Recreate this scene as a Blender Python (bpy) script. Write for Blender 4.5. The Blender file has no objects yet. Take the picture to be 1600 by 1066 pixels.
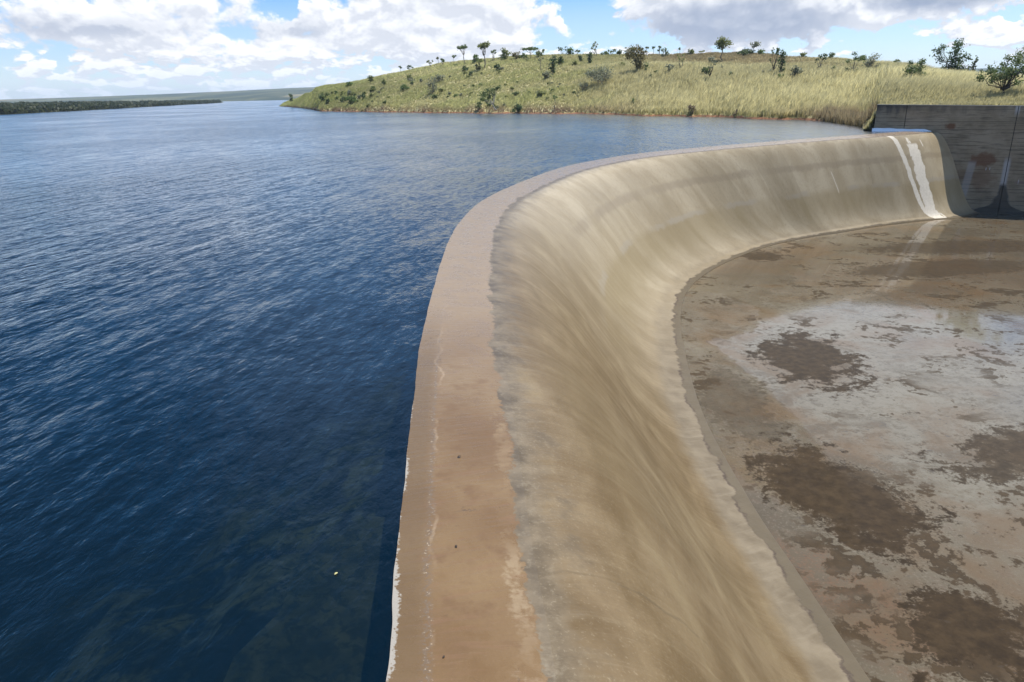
import bpy, bmesh, math, random
import numpy as np
from mathutils import Vector, Matrix

random.seed(7)
rng = np.random.default_rng(7)
scene = bpy.context.scene
COL = scene.collection
R = math.radians

# ------------------------------------------------------------------ camera
FPX, EYE, ROLL = 1130.0, 5.0, R(1.2)
PITCH = math.atan((533 - 146) / FPX)
_F = np.array([0, math.cos(PITCH), -math.sin(PITCH)])
_R0 = np.array([1.0, 0, 0]); _U0 = np.array([0, math.sin(PITCH), math.cos(PITCH)])
_R = _R0 * math.cos(ROLL) - _U0 * math.sin(ROLL)
_U = _R0 * math.sin(ROLL) + _U0 * math.cos(ROLL)
EYEP = np.array([0, 0, EYE])
cam_d = bpy.data.cameras.new("camera"); cam = bpy.data.objects.new("camera", cam_d); COL.objects.link(cam)
cam.matrix_world = Matrix(((_R[0], _U[0], -_F[0], 0), (_R[1], _U[1], -_F[1], 0), (_R[2], _U[2], -_F[2], EYE), (0, 0, 0, 1)))
cam_d.sensor_width = 36; cam_d.lens = 36 * FPX / 1600; cam_d.clip_end = 60000; cam_d.clip_start = 0.05
scene.camera = cam

def ray(u, v):
    return _F + _R * (u - 800) / FPX + _U * (533 - v) / FPX

# ------------------------------------------------------------------ helpers
def tag(o, label=None, cat=None, group=None, kind=None):
    if label: o["label"] = label
    if cat: o["category"] = cat
    if group: o["group"] = group
    if kind: o["kind"] = kind
    return o

def mesh_obj(name, verts, faces, mat=None, parent=None, smooth=False):
    me = bpy.data.meshes.new(name)
    me.from_pydata([tuple(map(float, v)) for v in verts], [], faces)
    me.update()
    o = bpy.data.objects.new(name, me); COL.objects.link(o)
    if mat: me.materials.append(mat)
    if parent: o.parent = parent
    if smooth: me.polygons.foreach_set("use_smooth", [True] * len(me.polygons))
    return o

def np_mesh(name, V, loops, starts, mat, parent=None, colors=None, smooth=False, uv=None):
    """V (n,3); loops flat vertex ids; starts of each face; colors per vertex (n,3)"""
    me = bpy.data.meshes.new(name)
    me.vertices.add(len(V)); me.vertices.foreach_set("co", np.asarray(V, np.float32).ravel())
    me.loops.add(len(loops)); me.loops.foreach_set("vertex_index", np.asarray(loops, np.int32))
    me.polygons.add(len(starts)); me.polygons.foreach_set("loop_start", np.asarray(starts, np.int32))
    if smooth: me.polygons.foreach_set("use_smooth", np.ones(len(starts), bool))
    me.update(calc_edges=True)
    if colors is not None:
        a = me.color_attributes.new("Col", 'FLOAT_COLOR', 'POINT')
        c = np.ones((len(V), 4), np.float32); c[:, :3] = colors
        a.data.foreach_set("color", c.ravel())
    if uv is not None:
        l = me.uv_layers.new(name="UVMap")
        l.data.foreach_set("uv", np.asarray(uv, np.float32)[np.asarray(loops)].ravel())
    me.validate()
    me.materials.append(mat)
    o = bpy.data.objects.new(name, me); COL.objects.link(o)
    if parent: o.parent = parent
    return o

def grid_obj(name, P, mat, parent=None, uv=None, colors=None, flip=False):
    """P (n,m,3) grid"""
    n, m = P.shape[:2]
    i, j = np.meshgrid(np.arange(n - 1), np.arange(m - 1), indexing="ij")
    a = (i * m + j).ravel(); b = a + 1; c = a + m + 1; d = a + m
    q = np.stack([a, d, c, b] if not flip else [a, b, c, d], 1)
    return np_mesh(name, P.reshape(-1, 3), q.ravel(), np.arange(len(q)) * 4, mat, parent, smooth=True,
                   uv=None if uv is None else uv.reshape(-1, 2), colors=None if colors is None else colors.reshape(-1, 3))

def empty(name, loc=(0, 0, 0)):
    o = bpy.data.objects.new(name, None); o.location = loc; COL.objects.link(o); o.empty_display_size = 0.3
    return o

class NT:
    """small builder for shader node graphs"""
    def __init__(s, nt):
        s.nt = nt; nt.nodes.clear()
    def n(s, t, **kw):
        x = s.nt.nodes.new(t)
        for k, v in kw.items(): setattr(x, k, v)
        return x
    def put(s, sock, v):
        if isinstance(v, bpy.types.NodeSocket): s.nt.links.new(v, sock)
        elif isinstance(v, (tuple, list)):
            if len(v) == 3 and sock.type == 'RGBA': v = (*v, 1)
            sock.default_value = v
        else: sock.default_value = v
    def m(s, op, a, b=0.0, c=None, clamp=False):
        x = s.n("ShaderNodeMath", operation=op, use_clamp=clamp); s.put(x.inputs[0], a); s.put(x.inputs[1], b)
        if c is not None: s.put(x.inputs[2], c)
        return x.outputs[0]
    def vm(s, op, a, b=(0, 0, 0)):
        x = s.n("ShaderNodeVectorMath", operation=op); s.put(x.inputs[0], a)
        if op == 'SCALE': s.put(x.inputs[3], b)
        else: s.put(x.inputs[1], b)
        return x.outputs['Value'] if op in ('LENGTH', 'DOT_PRODUCT', 'DISTANCE') else x.outputs['Vector']
    def noise(s, vec, scale=1.0, detail=4.0, rough=0.5, dist=0.0, color=False):
        x = s.n("ShaderNodeTexNoise"); s.put(x.inputs['Vector'], vec); s.put(x.inputs['Scale'], scale)
        s.put(x.inputs['Detail'], detail); s.put(x.inputs['Roughness'], rough); s.put(x.inputs['Distortion'], dist)
        return x.outputs['Color' if color else 0]
    def vor(s, vec, scale=1.0, feature='F1'):
        x = s.n("ShaderNodeTexVoronoi", feature=feature); s.put(x.inputs['Vector'], vec); s.put(x.inputs['Scale'], scale)
        return x.outputs['Distance']
    def ss(s, v, a, b, lo=0.0, hi=1.0):
        x = s.n("ShaderNodeMapRange", interpolation_type='SMOOTHSTEP'); s.put(x.inputs['Value'], v)
        s.put(x.inputs['From Min'], a); s.put(x.inputs['From Max'], b); s.put(x.inputs['To Min'], lo); s.put(x.inputs['To Max'], hi)
        return x.outputs[0]
    def lin(s, v, a, b, lo=0.0, hi=1.0):
        x = s.n("ShaderNodeMapRange"); s.put(x.inputs['Value'], v)
        s.put(x.inputs['From Min'], a); s.put(x.inputs['From Max'], b); s.put(x.inputs['To Min'], lo); s.put(x.inputs['To Max'], hi)
        return x.outputs[0]
    def mix(s, f, a, b, mode='MIX'):
        x = s.n("ShaderNodeMix", data_type='RGBA', blend_type=mode); s.put(x.inputs[0], f); s.put(x.inputs[6], a); s.put(x.inputs[7], b)
        return x.outputs[2]
    def comb(s, x_, y_, z_=0.0):
        x = s.n("ShaderNodeCombineXYZ"); s.put(x.inputs[0], x_); s.put(x.inputs[1], y_); s.put(x.inputs[2], z_)
        return x.outputs[0]
    def sep(s, v):
        x = s.n("ShaderNodeSeparateXYZ"); s.put(x.inputs[0], v); return x.outputs
    def scale3(s, v, sc):
        return s.vm('MULTIPLY', v, sc)
    def bump(s, h, strength=1.0, dist=1.0, normal=None):
        x = s.n("ShaderNodeBump"); s.put(x.inputs['Height'], h); s.put(x.inputs['Strength'], strength); s.put(x.inputs['Distance'], dist)
        if normal is not None: s.put(x.inputs['Normal'], normal)
        return x.outputs[0]
    def bsdf(s, **kw):
        x = s.n("ShaderNodeBsdfPrincipled")
        for k, v in kw.items(): s.put(x.inputs[k.replace('_', ' ')], v)
        return x.outputs[0]
    def out(s, surf=None, vol=None):
        o = s.n("ShaderNodeOutputMaterial")
        if surf is not None: s.nt.links.new(surf, o.inputs['Surface'])
        if vol is not None: s.nt.links.new(vol, o.inputs['Volume'])
    def obj(s): return s.n("ShaderNodeTexCoord").outputs['Object']
    def pos(s): return s.n("ShaderNodeNewGeometry").outputs['Position']
    def uv(s): return s.n("ShaderNodeUVMap", uv_map="UVMap").outputs[0]
    def col(s): return s.n("ShaderNodeVertexColor", layer_name="Col").outputs[0]

def mat(name):
    m = bpy.data.materials.new(name); m.use_nodes = True
    return m, NT(m.node_tree)

# ------------------------------------------------------------------ light and sky
SUN = np.array([0.35, 0.20, 1.0]); SUN /= np.linalg.norm(SUN)
sl = bpy.data.lights.new("sun", 'SUN'); sl.energy = 4.8; sl.angle = R(0.5); sl.color = (1, .955, .88)
so = bpy.data.objects.new("sun", sl); COL.objects.link(so)
so.rotation_euler = Vector(-SUN).to_track_quat('-Z', 'Y').to_euler()

world = bpy.data.worlds.new("World"); scene.world = world; world.use_nodes = True
g = NT(world.node_tree)
sky = g.n("ShaderNodeTexSky", sky_type='NISHITA', sun_disc=False)
sky.sun_elevation = math.asin(SUN[2]); sky.sun_rotation = math.atan2(SUN[0], SUN[1])
sky.altitude = 900; sky.dust_density = 0.4; sky.air_density = 1.0; sky.ozone_density = 1.6
SKYK = 0.11
d = g.n("ShaderNodeTexCoord").outputs['Generated']
dn = g.vm('NORMALIZE', d)
dx, dy, dz = g.sep(dn)
az = g.m('MULTIPLY', g.m('ARCTAN2', dx, dy), 57.2958)
el = g.m('MULTIPLY', g.m('ARCSINE', dz), 57.2958)

def cloud_density(az, el):
    """coverage value (soft) at a direction in degrees: low band of cumulus, plus broken cloud overhead"""
    # stretch vertically towards the horizon: a flat cloud layer seen edge-on
    ev = g.m('MULTIPLY', g.m('LOGARITHM', g.m('ADD', g.m('MAXIMUM', el, 0.0), 1.3), 2.71828), 6.0)
    p = g.comb(g.m('MULTIPLY', az, g.m('ADD', 1.0, g.m('DIVIDE', 1.6, g.m('ADD', g.m('MAXIMUM', el, 0.0), 1.2)))), g.m('MULTIPLY', ev, 2.1), 0.0)
    n1 = g.noise(p, 0.19, 7.0, 0.56, 0.25)
    q = g.comb(az, g.m('MULTIPLY', el, 1.35), 3.7)
    n2 = g.noise(q, 0.42, 8.0, 0.6, 0.3)
    n = g.m('ADD', g.m('MULTIPLY', n1, 0.62), g.m('MULTIPLY', n2, 0.38))
    wob = g.noise(q, 0.55, 5.0, 0.55, color=True)
    wx, wy, _ = g.sep(g.vm('SUBTRACT', wob, (0.5, 0.5, 0.5)))
    a2 = g.m('ADD', az, g.m('MULTIPLY', wx, 6.0)); e2 = g.m('ADD', el, g.m('MULTIPLY', wy, 3.4))
    n3 = g.noise(g.comb(az, g.m('MULTIPLY', el, 2.4), 8.2), 0.62, 6.0, 0.55, 0.3)
    tot = g.m('ADD', n, g.m('MULTIPLY', g.m('ADD', g.m('MULTIPLY', g.m('SUBTRACT', n3, .5), 1.1), .035), g.ss(el, 4.2, 2.0)))
    # (azimuth, elevation, half width, half height, weight)
    for (a0, e0, wa, we, k) in BLOBS:
        l = g.vm('LENGTH', g.comb(g.m('DIVIDE', g.m('SUBTRACT', a2, a0), wa), g.m('DIVIDE', g.m('SUBTRACT', e2, e0), we)))
        tot = g.m('ADD', tot, g.ss(l, 1.0, 0.35, 0.0, k))
    return tot

BLOBS = [(-4.0, 5.6, 9.0, 6.6, 0.30), (-13.0, 4.2, 5.0, 2.6, 0.16), (-26, 5.4, 9, 2.0, .14), (-22, 2.4, 15, 2.0, .13), (-27, 4.2, 9, 1.4, .10),
         (17.5, 5.2, 10.5, 3.0, 0.32), (27.0, 4.9, 8, 1.5, .2), (10.0, 2.0, 4.5, 1.3, .16), (19, 1.6, 9, 1.0, .09), (33, 2.9, 5, .9, .12),
         (6.1, 5.0, 2.3, 1.9, -0.42), (25.5, 1.6, 9.5, 1.35, -0.2), (-15.6, 6.3, 1.6, 1.5, -.25), (-29.5, 2.9, 1.2, .8, -.12), (33, 4.0, 2.2, .55, -.2)]
den = cloud_density(az, el)
den2 = cloud_density(g.m('ADD', az, 0.35), g.m('ADD', el, 0.55))
alpha = g.ss(den, 0.50, 0.60)
thick = g.ss(den, 0.54, 0.92)
lit = g.m('ADD', 0.76, g.m('MULTIPLY', g.m('SUBTRACT', den, den2), 3.0), clamp=True)
lit = g.m('MAXIMUM', lit, .60)
# grey undersides of the heavy bank at the right and of the flat cloud at the far left
def soft(a0, e0, wa, we, k):
    wob = g.noise(g.comb(az, el, 9.1), 0.5, 4.0, 0.5)
    l = g.vm('LENGTH', g.comb(g.m('DIVIDE', g.m('SUBTRACT', az, a0), wa), g.m('DIVIDE', g.m('SUBTRACT', el, e0), we)))
    return g.ss(g.m('ADD', l, g.m('MULTIPLY', g.m('SUBTRACT', wob, .5), 1.1)), 1.15, 0.25, 0.0, k)
dark = g.m('ADD', soft(15.5, 4.3, 9.5, 2.3, 0.62), soft(29, 5.2, 6.5, 1.1, 0.75))
dark = g.m('ADD', dark, soft(-28, 4.5, 7, .9, 0.35)); dark = g.m('ADD', dark, soft(-15.5, 4.6, 4, .8, .3))
shade = g.m('MULTIPLY', g.m('SUBTRACT', 1.0, g.m('MULTIPLY', thick, 0.10)), lit)
shade = g.m('MULTIPLY', shade, g.m('SUBTRACT', 1.0, g.m('MINIMUM', dark, .8)))
ccol = g.mix(g.m('POWER', shade, 1.0, clamp=True), (0.20, 0.27, 0.42), (0.95, 0.96, 0.985))
# high up: broken cloud overhead (planar layer)
pl = g.vm('SCALE', dn, g.m('DIVIDE', 1.0, g.m('ADD', g.m('MAXIMUM', dz, 0.0), 0.08)))
hi = g.m('ADD', g.noise(pl, 0.9, 6.0, 0.55, 0.2), g.ss(az, 4.0, 24.0, 0.0, .13))
hia = g.m('MULTIPLY', g.ss(hi, 0.48, 0.64), g.ss(el, 7.0, 11.5))
lim = g.m('MULTIPLY', g.ss(g.m('ABSOLUTE', g.m('ADD', az, 3.0)), 13.0, 3.0), 6.0)
alo = g.m('MULTIPLY', alpha, g.ss(g.m('SUBTRACT', el, lim), 9.0, 6.4))
skyc = g.vm('SCALE', sky.outputs[0], SKYK)
skyc = g.mix(1.0, skyc, (0.86, 0.97, 1.22), 'MULTIPLY')
skyc = g.mix(g.ss(el, 4.5, 10.0), skyc, g.mix(1.0, skyc, (.19, .73, .93), 'MULTIPLY'))
hia = g.m('MULTIPLY', hia, g.m('MULTIPLY', g.ss(az, -6.0, 16.0, .20, 1.0), g.ss(el, 38.0, 22.0, .22, 1.0)))
c = g.mix(g.m('MULTIPLY', hia, .75), skyc, g.mix(g.noise(pl, 1.6, 5.0, .55), (.72, .76, .82), (1.45, 1.45, 1.45)))
c = g.mix(alo, c, ccol)
# thin pale air right above the skyline
c = g.mix(g.ss(el, 3.2, -0.2, 0.0, 0.62), c, (0.70, 0.83, 0.99))
bg = g.n("ShaderNodeBackground"); g.put(bg.inputs[0], g.vm('SCALE', c, 1.0 / SKYK)); bg.inputs[1].default_value = SKYK
wo = g.n("ShaderNodeOutputWorld"); g.nt.links.new(bg.outputs[0], wo.inputs[0])

# ------------------------------------------------------------------ spillway weir
def catmull(P, n):
    P = np.asarray(P, float); t = np.linspace(0, len(P) - 1.0001, n)
    i = t.astype(int); f = (t - i)[:, None]
    p0 = P[np.maximum(i - 1, 0)]; p1 = P[i]; p2 = P[np.minimum(i + 1, len(P) - 1)]; p3 = P[np.minimum(i + 2, len(P) - 1)]
    return 0.5 * (2 * p1 + (p2 - p0) * f + (2 * p0 - 5 * p1 + 4 * p2 - p3) * f ** 2 + (3 * p1 - p0 - 3 * p2 + p3) * f ** 3)

def floor_z(y): return -8.0 - 0.01 * np.asarray(y)

ST = [  # lip, shoulder, toe in plan
    ((-0.95, -22), (0.55, -22), (8.2, -22)), ((-1.0, -6), (0.52, -6), (8.3, -6)), ((-1.15, 4), (0.38, 4), (8.3, 5)),
    ((-1.38, 7.1), (0.17, 7.6), (8.22, 12)), ((-1.7, 11.2), (-0.04, 11.6), (8.08, 17)), ((-2.0, 15.8), (-0.32, 16), (7.95, 21.5)),
    ((-2.2, 24.9), (-0.5, 24), (8.2, 28.5)), ((-1.95, 31), (-0.3, 31), (9.2, 36)), ((-1.1, 37), (0.6, 36.8), (10.4, 42.5)),
    ((1.0, 44.3), (2.5, 43.3), (12.2, 48.8)), ((3.8, 51.9), (5.0, 50), (14.9, 54.3)), ((7.2, 57.6), (8.2, 55.5), (18.8, 59.8)),
    ((11.1, 62.5), (12, 60.2), (23.5, 65.0)), ((18, 68), (18.7, 65.6), (28.4, 68.8)), ((25.4, 73), (26, 70.6), (33.0, 71.4)),
    ((33, 77.7), (33.5, 75.3), (38.5, 74.6)), ((39.5, 81.6), (40.5, 79), (44.1, 77.1)), ((46.3, 86.0), (47.1, 83.5), (50.0, 79.0)), ((53.3, 90.2), (54.2, 87.7), (54.6, 82.9))]
NS = 460
LIP = catmull([s[0] for s in ST], NS); SHO = catmull([s[1] for s in ST], NS); TOE = catmull([s[2] for s in ST], NS)
# the weir ends at the training wall
WA = np.array([42.6, 87.3]); WD = np.array([math.cos(R(30)), -math.sin(R(30))]); WN = np.array([-WD[1], WD[0]])  # WN points behind the wall
def behind(p): return (p - WA) @ WN
keep = np.ones(NS, bool)
ARC = np.concatenate([[0], np.cumsum(np.linalg.norm(np.diff(LIP, axis=0), axis=1))])

def crest_z(f, y): return 0.03 - 0.03 * f - 0.06 * f ** 3 + 0 * y
nc = 18
fr = np.linspace(0, 1, nc)
crest = np.zeros((NS, nc, 3)); cuv = np.zeros((NS, nc, 2))
jit = .45 * np.array([math.sin(a * 1.7) * .012 + math.sin(a * 4.1 + 1) * .009 + math.sin(a * 11.3) * .006 for a in ARC])
for k, f in enumerate(fr):
    p = LIP * (1 - f) + SHO * f
    if k == 0: p = p + np.stack([jit, 0 * jit], 1)
    crest[:, k, :2] = p; crest[:, k, 2] = crest_z(f, p[:, 1]); cuv[:, k, 0] = ARC; cuv[:, k, 1] = f
nf = 72
fu = np.linspace(0, 1, nf)
def drop(u):
    return np.where(u < .9, 0.975 * (lambda t: (0.10 * t + 0.90 * t * t * (3 - 2 * t)))(u / .9), .975 + .025 * (u - .9) / .1)
face = np.zeros((NS, nf, 3)); fuv = np.zeros((NS, nf, 2))
for k, f in enumerate(fu):
    p = SHO * (1 - f) + TOE * f
    face[:, k, :2] = p
    z0 = crest_z(1.0, 0); z1 = floor_z(TOE[:, 1]) + 0.006
    face[:, k, 2] = z0 + (z1 - z0) * drop(f)
    fuv[:, k, 0] = ARC; fuv[:, k, 1] = f

# --- materials of the weir
def wetcol(g, P):
    a = g.noise(P, 1.7, 6, .62); b = g.noise(P, 9, 5, .65)
    c = g.mix(g.ss(a, .32, .68), (.100, .075, .046), (.200, .155, .098))
    return g.mix(g.ss(b, .52, .72, 0, .45), c, (.27, .225, .155))
m_crest, g = mat("crest_concrete")
uv = g.uv(); U, Vv, _ = g.sep(uv); P = g.pos()
nbig = g.noise(P, 0.55, 5, .55); nmid = g.noise(P, 2.2, 6, .6); nfin = g.noise(P, 14, 5, .6); ngr = g.noise(P, 70, 3, .6)
rip = g.noise(g.comb(g.m('MULTIPLY', U, 13.0), g.m('MULTIPLY', Vv, 2.6), 0), 1.0, 3, .5, .4)
base = g.mix(g.ss(nbig, .35, .65), (.160, .096, .043), (.220, .144, .070))
base = g.mix(g.ss(nmid, .46, .70, 0, .85), base, (.145, .083, .037))
base = g.mix(g.ss(rip, .50, .70, 0, .4), base, (.20, .115, .062))
base = g.mix(g.ss(ngr, .62, .75, 0, .5), base, (.14, .09, .06))
# far part: thin clear sheet over pinkish mineral crust
base = g.mix(g.ss(U, 31, 42, 0, .8), base, g.mix(nmid, (.25, .175, .10), (.34, .255, .165)))
# dark debris cracks
cr = g.vor(g.vm('ADD', P, g.vm('SCALE', g.noise(P, 3, 4, .6, color=True), .35)), 1.3, 'DISTANCE_TO_EDGE')
crm = g.m('MULTIPLY', g.ss(cr, .012, .0), g.ss(g.noise(P, .9, 3, .5), .55, .66))
base = g.mix(g.m('MULTIPLY', crm, .6), base, (.06, .045, .035))
# ragged sand edge next to the shoulder and the wet grey strip beyond it
ragn = g.m('ADD', g.m('MULTIPLY', g.m('SUBTRACT', g.noise(g.comb(U, g.m('MULTIPLY', Vv, 1.4), 2), 1.0, 6, .62), .5), .42), g.m('MULTIPLY', g.m('SUBTRACT', nfin, .5), .16))
edge = g.m('SUBTRACT', g.m('ADD', Vv, ragn), .06)
nearw = g.ss(U, 36, 30)
sandlip = g.m('MULTIPLY', g.m('MULTIPLY', g.ss(edge, .70, .76), g.ss(edge, .86, .82)), nearw)
sandlip = g.m('MULTIPLY', sandlip, g.m('MULTIPLY', g.ss(g.noise(g.comb(U, 3, 7), .5, 5, .65), .38, .60, .05, 1.0), g.ss(g.m('ADD', nmid, g.m('MULTIPLY', nfin, .5)), .62, .80)))
base = g.mix(g.m('MULTIPLY', sandlip, .8), base, (.29, .215, .13))
flow0 = g.noise(g.comb(g.m('MULTIPLY', U, 7.0), g.m('MULTIPLY', Vv, 3), 0), 1.0, 5, .6, .3)
wetstrip = g.ss(edge, .845, .875)
base = g.mix(wetstrip, base, wetcol(g, P))
# meandering pale line and trickle channel along the water side
mea = g.m('ADD', .25, g.m('MULTIPLY', g.m('SUBTRACT', g.noise(g.comb(U, 0, 0), .40, 5, .62), .5), .62))
ln = g.m('MULTIPLY', g.ss(g.m('ABSOLUTE', g.m('SUBTRACT', Vv, mea)), .022, .003), g.ss(g.noise(g.comb(U, 9, 0), .6, 4, .6), .42, .62))
base = g.mix(g.m('MULTIPLY', g.m('MULTIPLY', ln, .35), g.ss(U, 44, 30)), base, (.52, .40, .27))
chm = g.m('ADD', .215, g.m('MULTIPLY', g.m('SUBTRACT', g.noise(g.comb(U, 4, 0), .35, 3, .5), .5), .10))
chd = g.m('ABSOLUTE', g.m('SUBTRACT', Vv, chm))
chw = g.lin(U, 26, 36, .075, .018)
chn = g.m('MULTIPLY', g.ss(chd, chw, 0), g.ss(U, 40, 36))
bub = g.noise(P, 26, 4, .65)
base = g.mix(g.m('MULTIPLY', chn, g.ss(bub, .42, .6)), base, (.16, .12, .085))
base = g.mix(g.m('MULTIPLY', chn, g.ss(bub, .60, .68, 0, .9)), base, (.58, .45, .30))
leftw = g.m('MULTIPLY', g.ss(g.m('ADD', Vv, g.m('MULTIPLY', g.m('SUBTRACT', nmid, .5), .10)), g.m('ADD', chm, .06), g.m('SUBTRACT', chm, .09)), g.ss(U, 40, 34))
base = g.mix(g.m('MULTIPLY', leftw, .65), base, (.135, .090, .046))
# bleached dry concrete at the very lip
wn = g.m('ADD', g.m('MULTIPLY', g.noise(P, .9, 6, .65), .19), g.m('MULTIPLY', g.noise(P, 22, 4, .65), .10))
ww = g.lin(U, 26, 35, -.042, -.130)
dry = g.ss(g.m('SUBTRACT', g.m('ADD', wn, ww), g.m('ADD', Vv, .05)), -.003, .012)
chip = g.m('MULTIPLY', g.ss(g.noise(P, 6.5, 5, .7), .66, .70), g.ss(g.noise(P, .8, 3, .5), .45, .6))
base = g.mix(g.m('MULTIPLY', chip, .6), base, (.075, .050, .028))
base = g.mix(dry, base, g.mix(ngr, (.25, .225, .185), (.38, .35, .30)))
dry2 = g.m('MAXIMUM', dry, g.m('MULTIPLY', sandlip, .6))
flow = g.noise(g.comb(g.m('MULTIPLY', U, 5.0), g.m('MULTIPLY', Vv, 1.2), 0), 1.0, 5, .6, .5)
farw = g.ss(U, 36, 56)
h = g.m('ADD', g.m('MULTIPLY', rip, .012), g.m('MULTIPLY', g.m('MULTIPLY', flow, .035), g.lin(farw, 0, 1, .35, 1.0)))
h = g.m('ADD', h, g.m('MULTIPLY', nfin, .006))
nrm = g.bump(h, .8, 1.0)
rough = g.mix(dry2, g.mix(wetstrip, g.mix(g.ss(nmid, .3, .7), (.22,) * 3, (.42,) * 3), (.42,) * 3), (.85,) * 3)

s = g.bsdf(Base_Color=base, Roughness=rough, IOR=1.33, Normal=nrm, Coat_Weight=g.m('MULTIPLY', g.ss(U, 34, 60, .0, .25), g.m('SUBTRACT', 1.0, g.m('MAXIMUM', dry2, wetstrip))), Coat_Roughness=.12, Coat_IOR=1.33, Coat_Normal=nrm)
g.out(s)

m_face, g = mat("chute_concrete")
uv = g.uv(); U, Vv, _ = g.sep(uv); P = g.pos()
# streaks run down the fall line and widen a little
wob = g.m('MULTIPLY', g.m('SUBTRACT', g.noise(g.comb(g.m('MULTIPLY', U, .8), g.m('MULTIPLY', Vv, 2.2), 0), 1.0, 3, .55), .5), .55)
Uw = g.m('ADD', U, wob)
st1 = g.noise(g.comb(g.m('MULTIPLY', Uw, 3.0), g.m('MULTIPLY', Vv, 1.1), 0), 1.0, 6, .62, .1)
st2 = g.noise(g.comb(g.m('MULTIPLY', Uw, 9.0), g.m('MULTIPLY', Vv, 3.6), 5), 1.0, 5, .6, .15)
st3 = g.noise(g.comb(g.m('MULTIPLY', Uw, 26.0), g.m('MULTIPLY', Vv, 6.0), 9), 1.0, 4, .6, .1)
blot = g.noise(g.comb(g.m('MULTIPLY', U, .42), g.m('MULTIPLY', Vv, 3.0), 0), 1.0, 6, .58, .4)
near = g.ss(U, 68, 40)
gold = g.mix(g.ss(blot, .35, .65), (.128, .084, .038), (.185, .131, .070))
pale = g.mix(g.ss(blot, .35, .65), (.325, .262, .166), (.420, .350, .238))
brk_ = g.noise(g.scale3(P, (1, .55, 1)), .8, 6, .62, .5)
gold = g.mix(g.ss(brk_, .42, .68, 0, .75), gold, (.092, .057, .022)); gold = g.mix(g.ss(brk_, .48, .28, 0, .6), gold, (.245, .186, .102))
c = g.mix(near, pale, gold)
c = g.mix(g.m('MULTIPLY', g.ss(st1, .44, .84, 0, .17), g.lin(near, 0, 1, .45, 1)), c, (.150, .095, .042))
c = g.mix(g.m('MULTIPLY', g.ss(st1, .54, .24, 0, .15), g.lin(near, 0, 1, .6, 1)), c, (.36, .28, .165))
c = g.mix(g.ss(st2, .50, .76, 0, .08), c, (.165, .110, .053))
c = g.mix(g.ss(st2, .48, .26, 0, .08), c, (.38, .31, .20))
c = g.mix(g.ss(st3, .60, .75, 0, .16), c, (.46, .39, .28))
nse = g.noise(P, 1.7, 6, .62)
# upper wet grey strip below the shoulder
ev = g.m('ADD', Vv, g.m('MULTIPLY', g.m('SUBTRACT', st1, .5), .10))
c = g.mix(g.m('MULTIPLY', g.ss(Vv, .035, .0), 1.0), c, wetcol(g, P))
c = g.mix(g.m('MULTIPLY', g.ss(g.m('ADD', ev, g.m('MULTIPLY', g.m('SUBTRACT', nse, .5), .20)), .075, .02), g.lin(near, 0, 1, .30, .65)), c, wetcol(g, P))
# pour panels: slightly different tone, thin joints between them; fine pores and stains everywhere
pn = g.m('DIVIDE', g.m('ADD', U, g.m('MULTIPLY', g.noise(P, .6, 3, .5), .5)), 5.2)
wn_ = g.n("ShaderNodeTexWhiteNoise", noise_dimensions='1D'); g.put(wn_.inputs['W'], g.m('FLOOR', pn))
c = g.mix(g.m('MULTIPLY', g.lin(wn_.outputs[0], 0, 1, 0, .30), g.ss(Vv, .04, .2)), c, (.19, .145, .078))
jn = g.m('MULTIPLY', g.ss(g.m('ABSOLUTE', g.m('SUBTRACT', g.m('FRACT', pn), .5)), .006, .001), g.ss(g.noise(P, .7, 4, .6), .42, .6))
c = g.mix(g.m('MULTIPLY', jn, .5), c, (.09, .065, .035))
fp1 = g.noise(P, 5.0, 6, .68); fp2 = g.noise(P, 24.0, 4, .65)
c = g.mix(g.ss(fp1, .52, .74, 0, .40), c, (.135, .10, .055)); c = g.mix(g.ss(fp2, .56, .72, 0, .30), c, (.40, .33, .22)); c = g.mix(g.ss(fp2, .44, .30, 0, .30), c, (.11, .08, .045))
# old construction bands: two grey lifts and an olive algae belt
bn = g.m('ADD', Vv, g.m('ADD', g.m('MULTIPLY', g.m('SUBTRACT', blot, .5), .05), g.m('MULTIPLY', g.m('SUBTRACT', g.noise(P, 1.5, 5, .65), .5), .05)))
far = g.ss(U, 46, 60)
b1 = g.m('MULTIPLY', g.ss(g.m('ABSOLUTE', g.m('SUBTRACT', bn, .30)), .035, .012), g.m('MULTIPLY', far, g.ss(g.noise(g.comb(U, 3, 3), .25, 2, .5), .36, .5, .15, .5)))
c = g.mix(b1, c, (.235, .185, .12))
b2 = g.m('MULTIPLY', g.m('MULTIPLY', g.ss(bn, .46, .52), g.ss(bn, .76, .56)), g.m('MULTIPLY', far, g.ss(g.noise(g.comb(U, 7, 3), .2, 3, .5), .34, .54, .15, .55)))
c = g.mix(b2, c, (.235, .180, .090))
b3 = g.m('MULTIPLY', g.ss(g.m('ABSOLUTE', g.m('SUBTRACT', bn, .49)), .022, .010), g.m('MULTIPLY', far, g.ss(g.noise(g.comb(U, 1, 5), .2, 2, .4), .46, .58, 0, .5)))
c = g.mix(b3, c, (.32, .28, .22))
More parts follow.
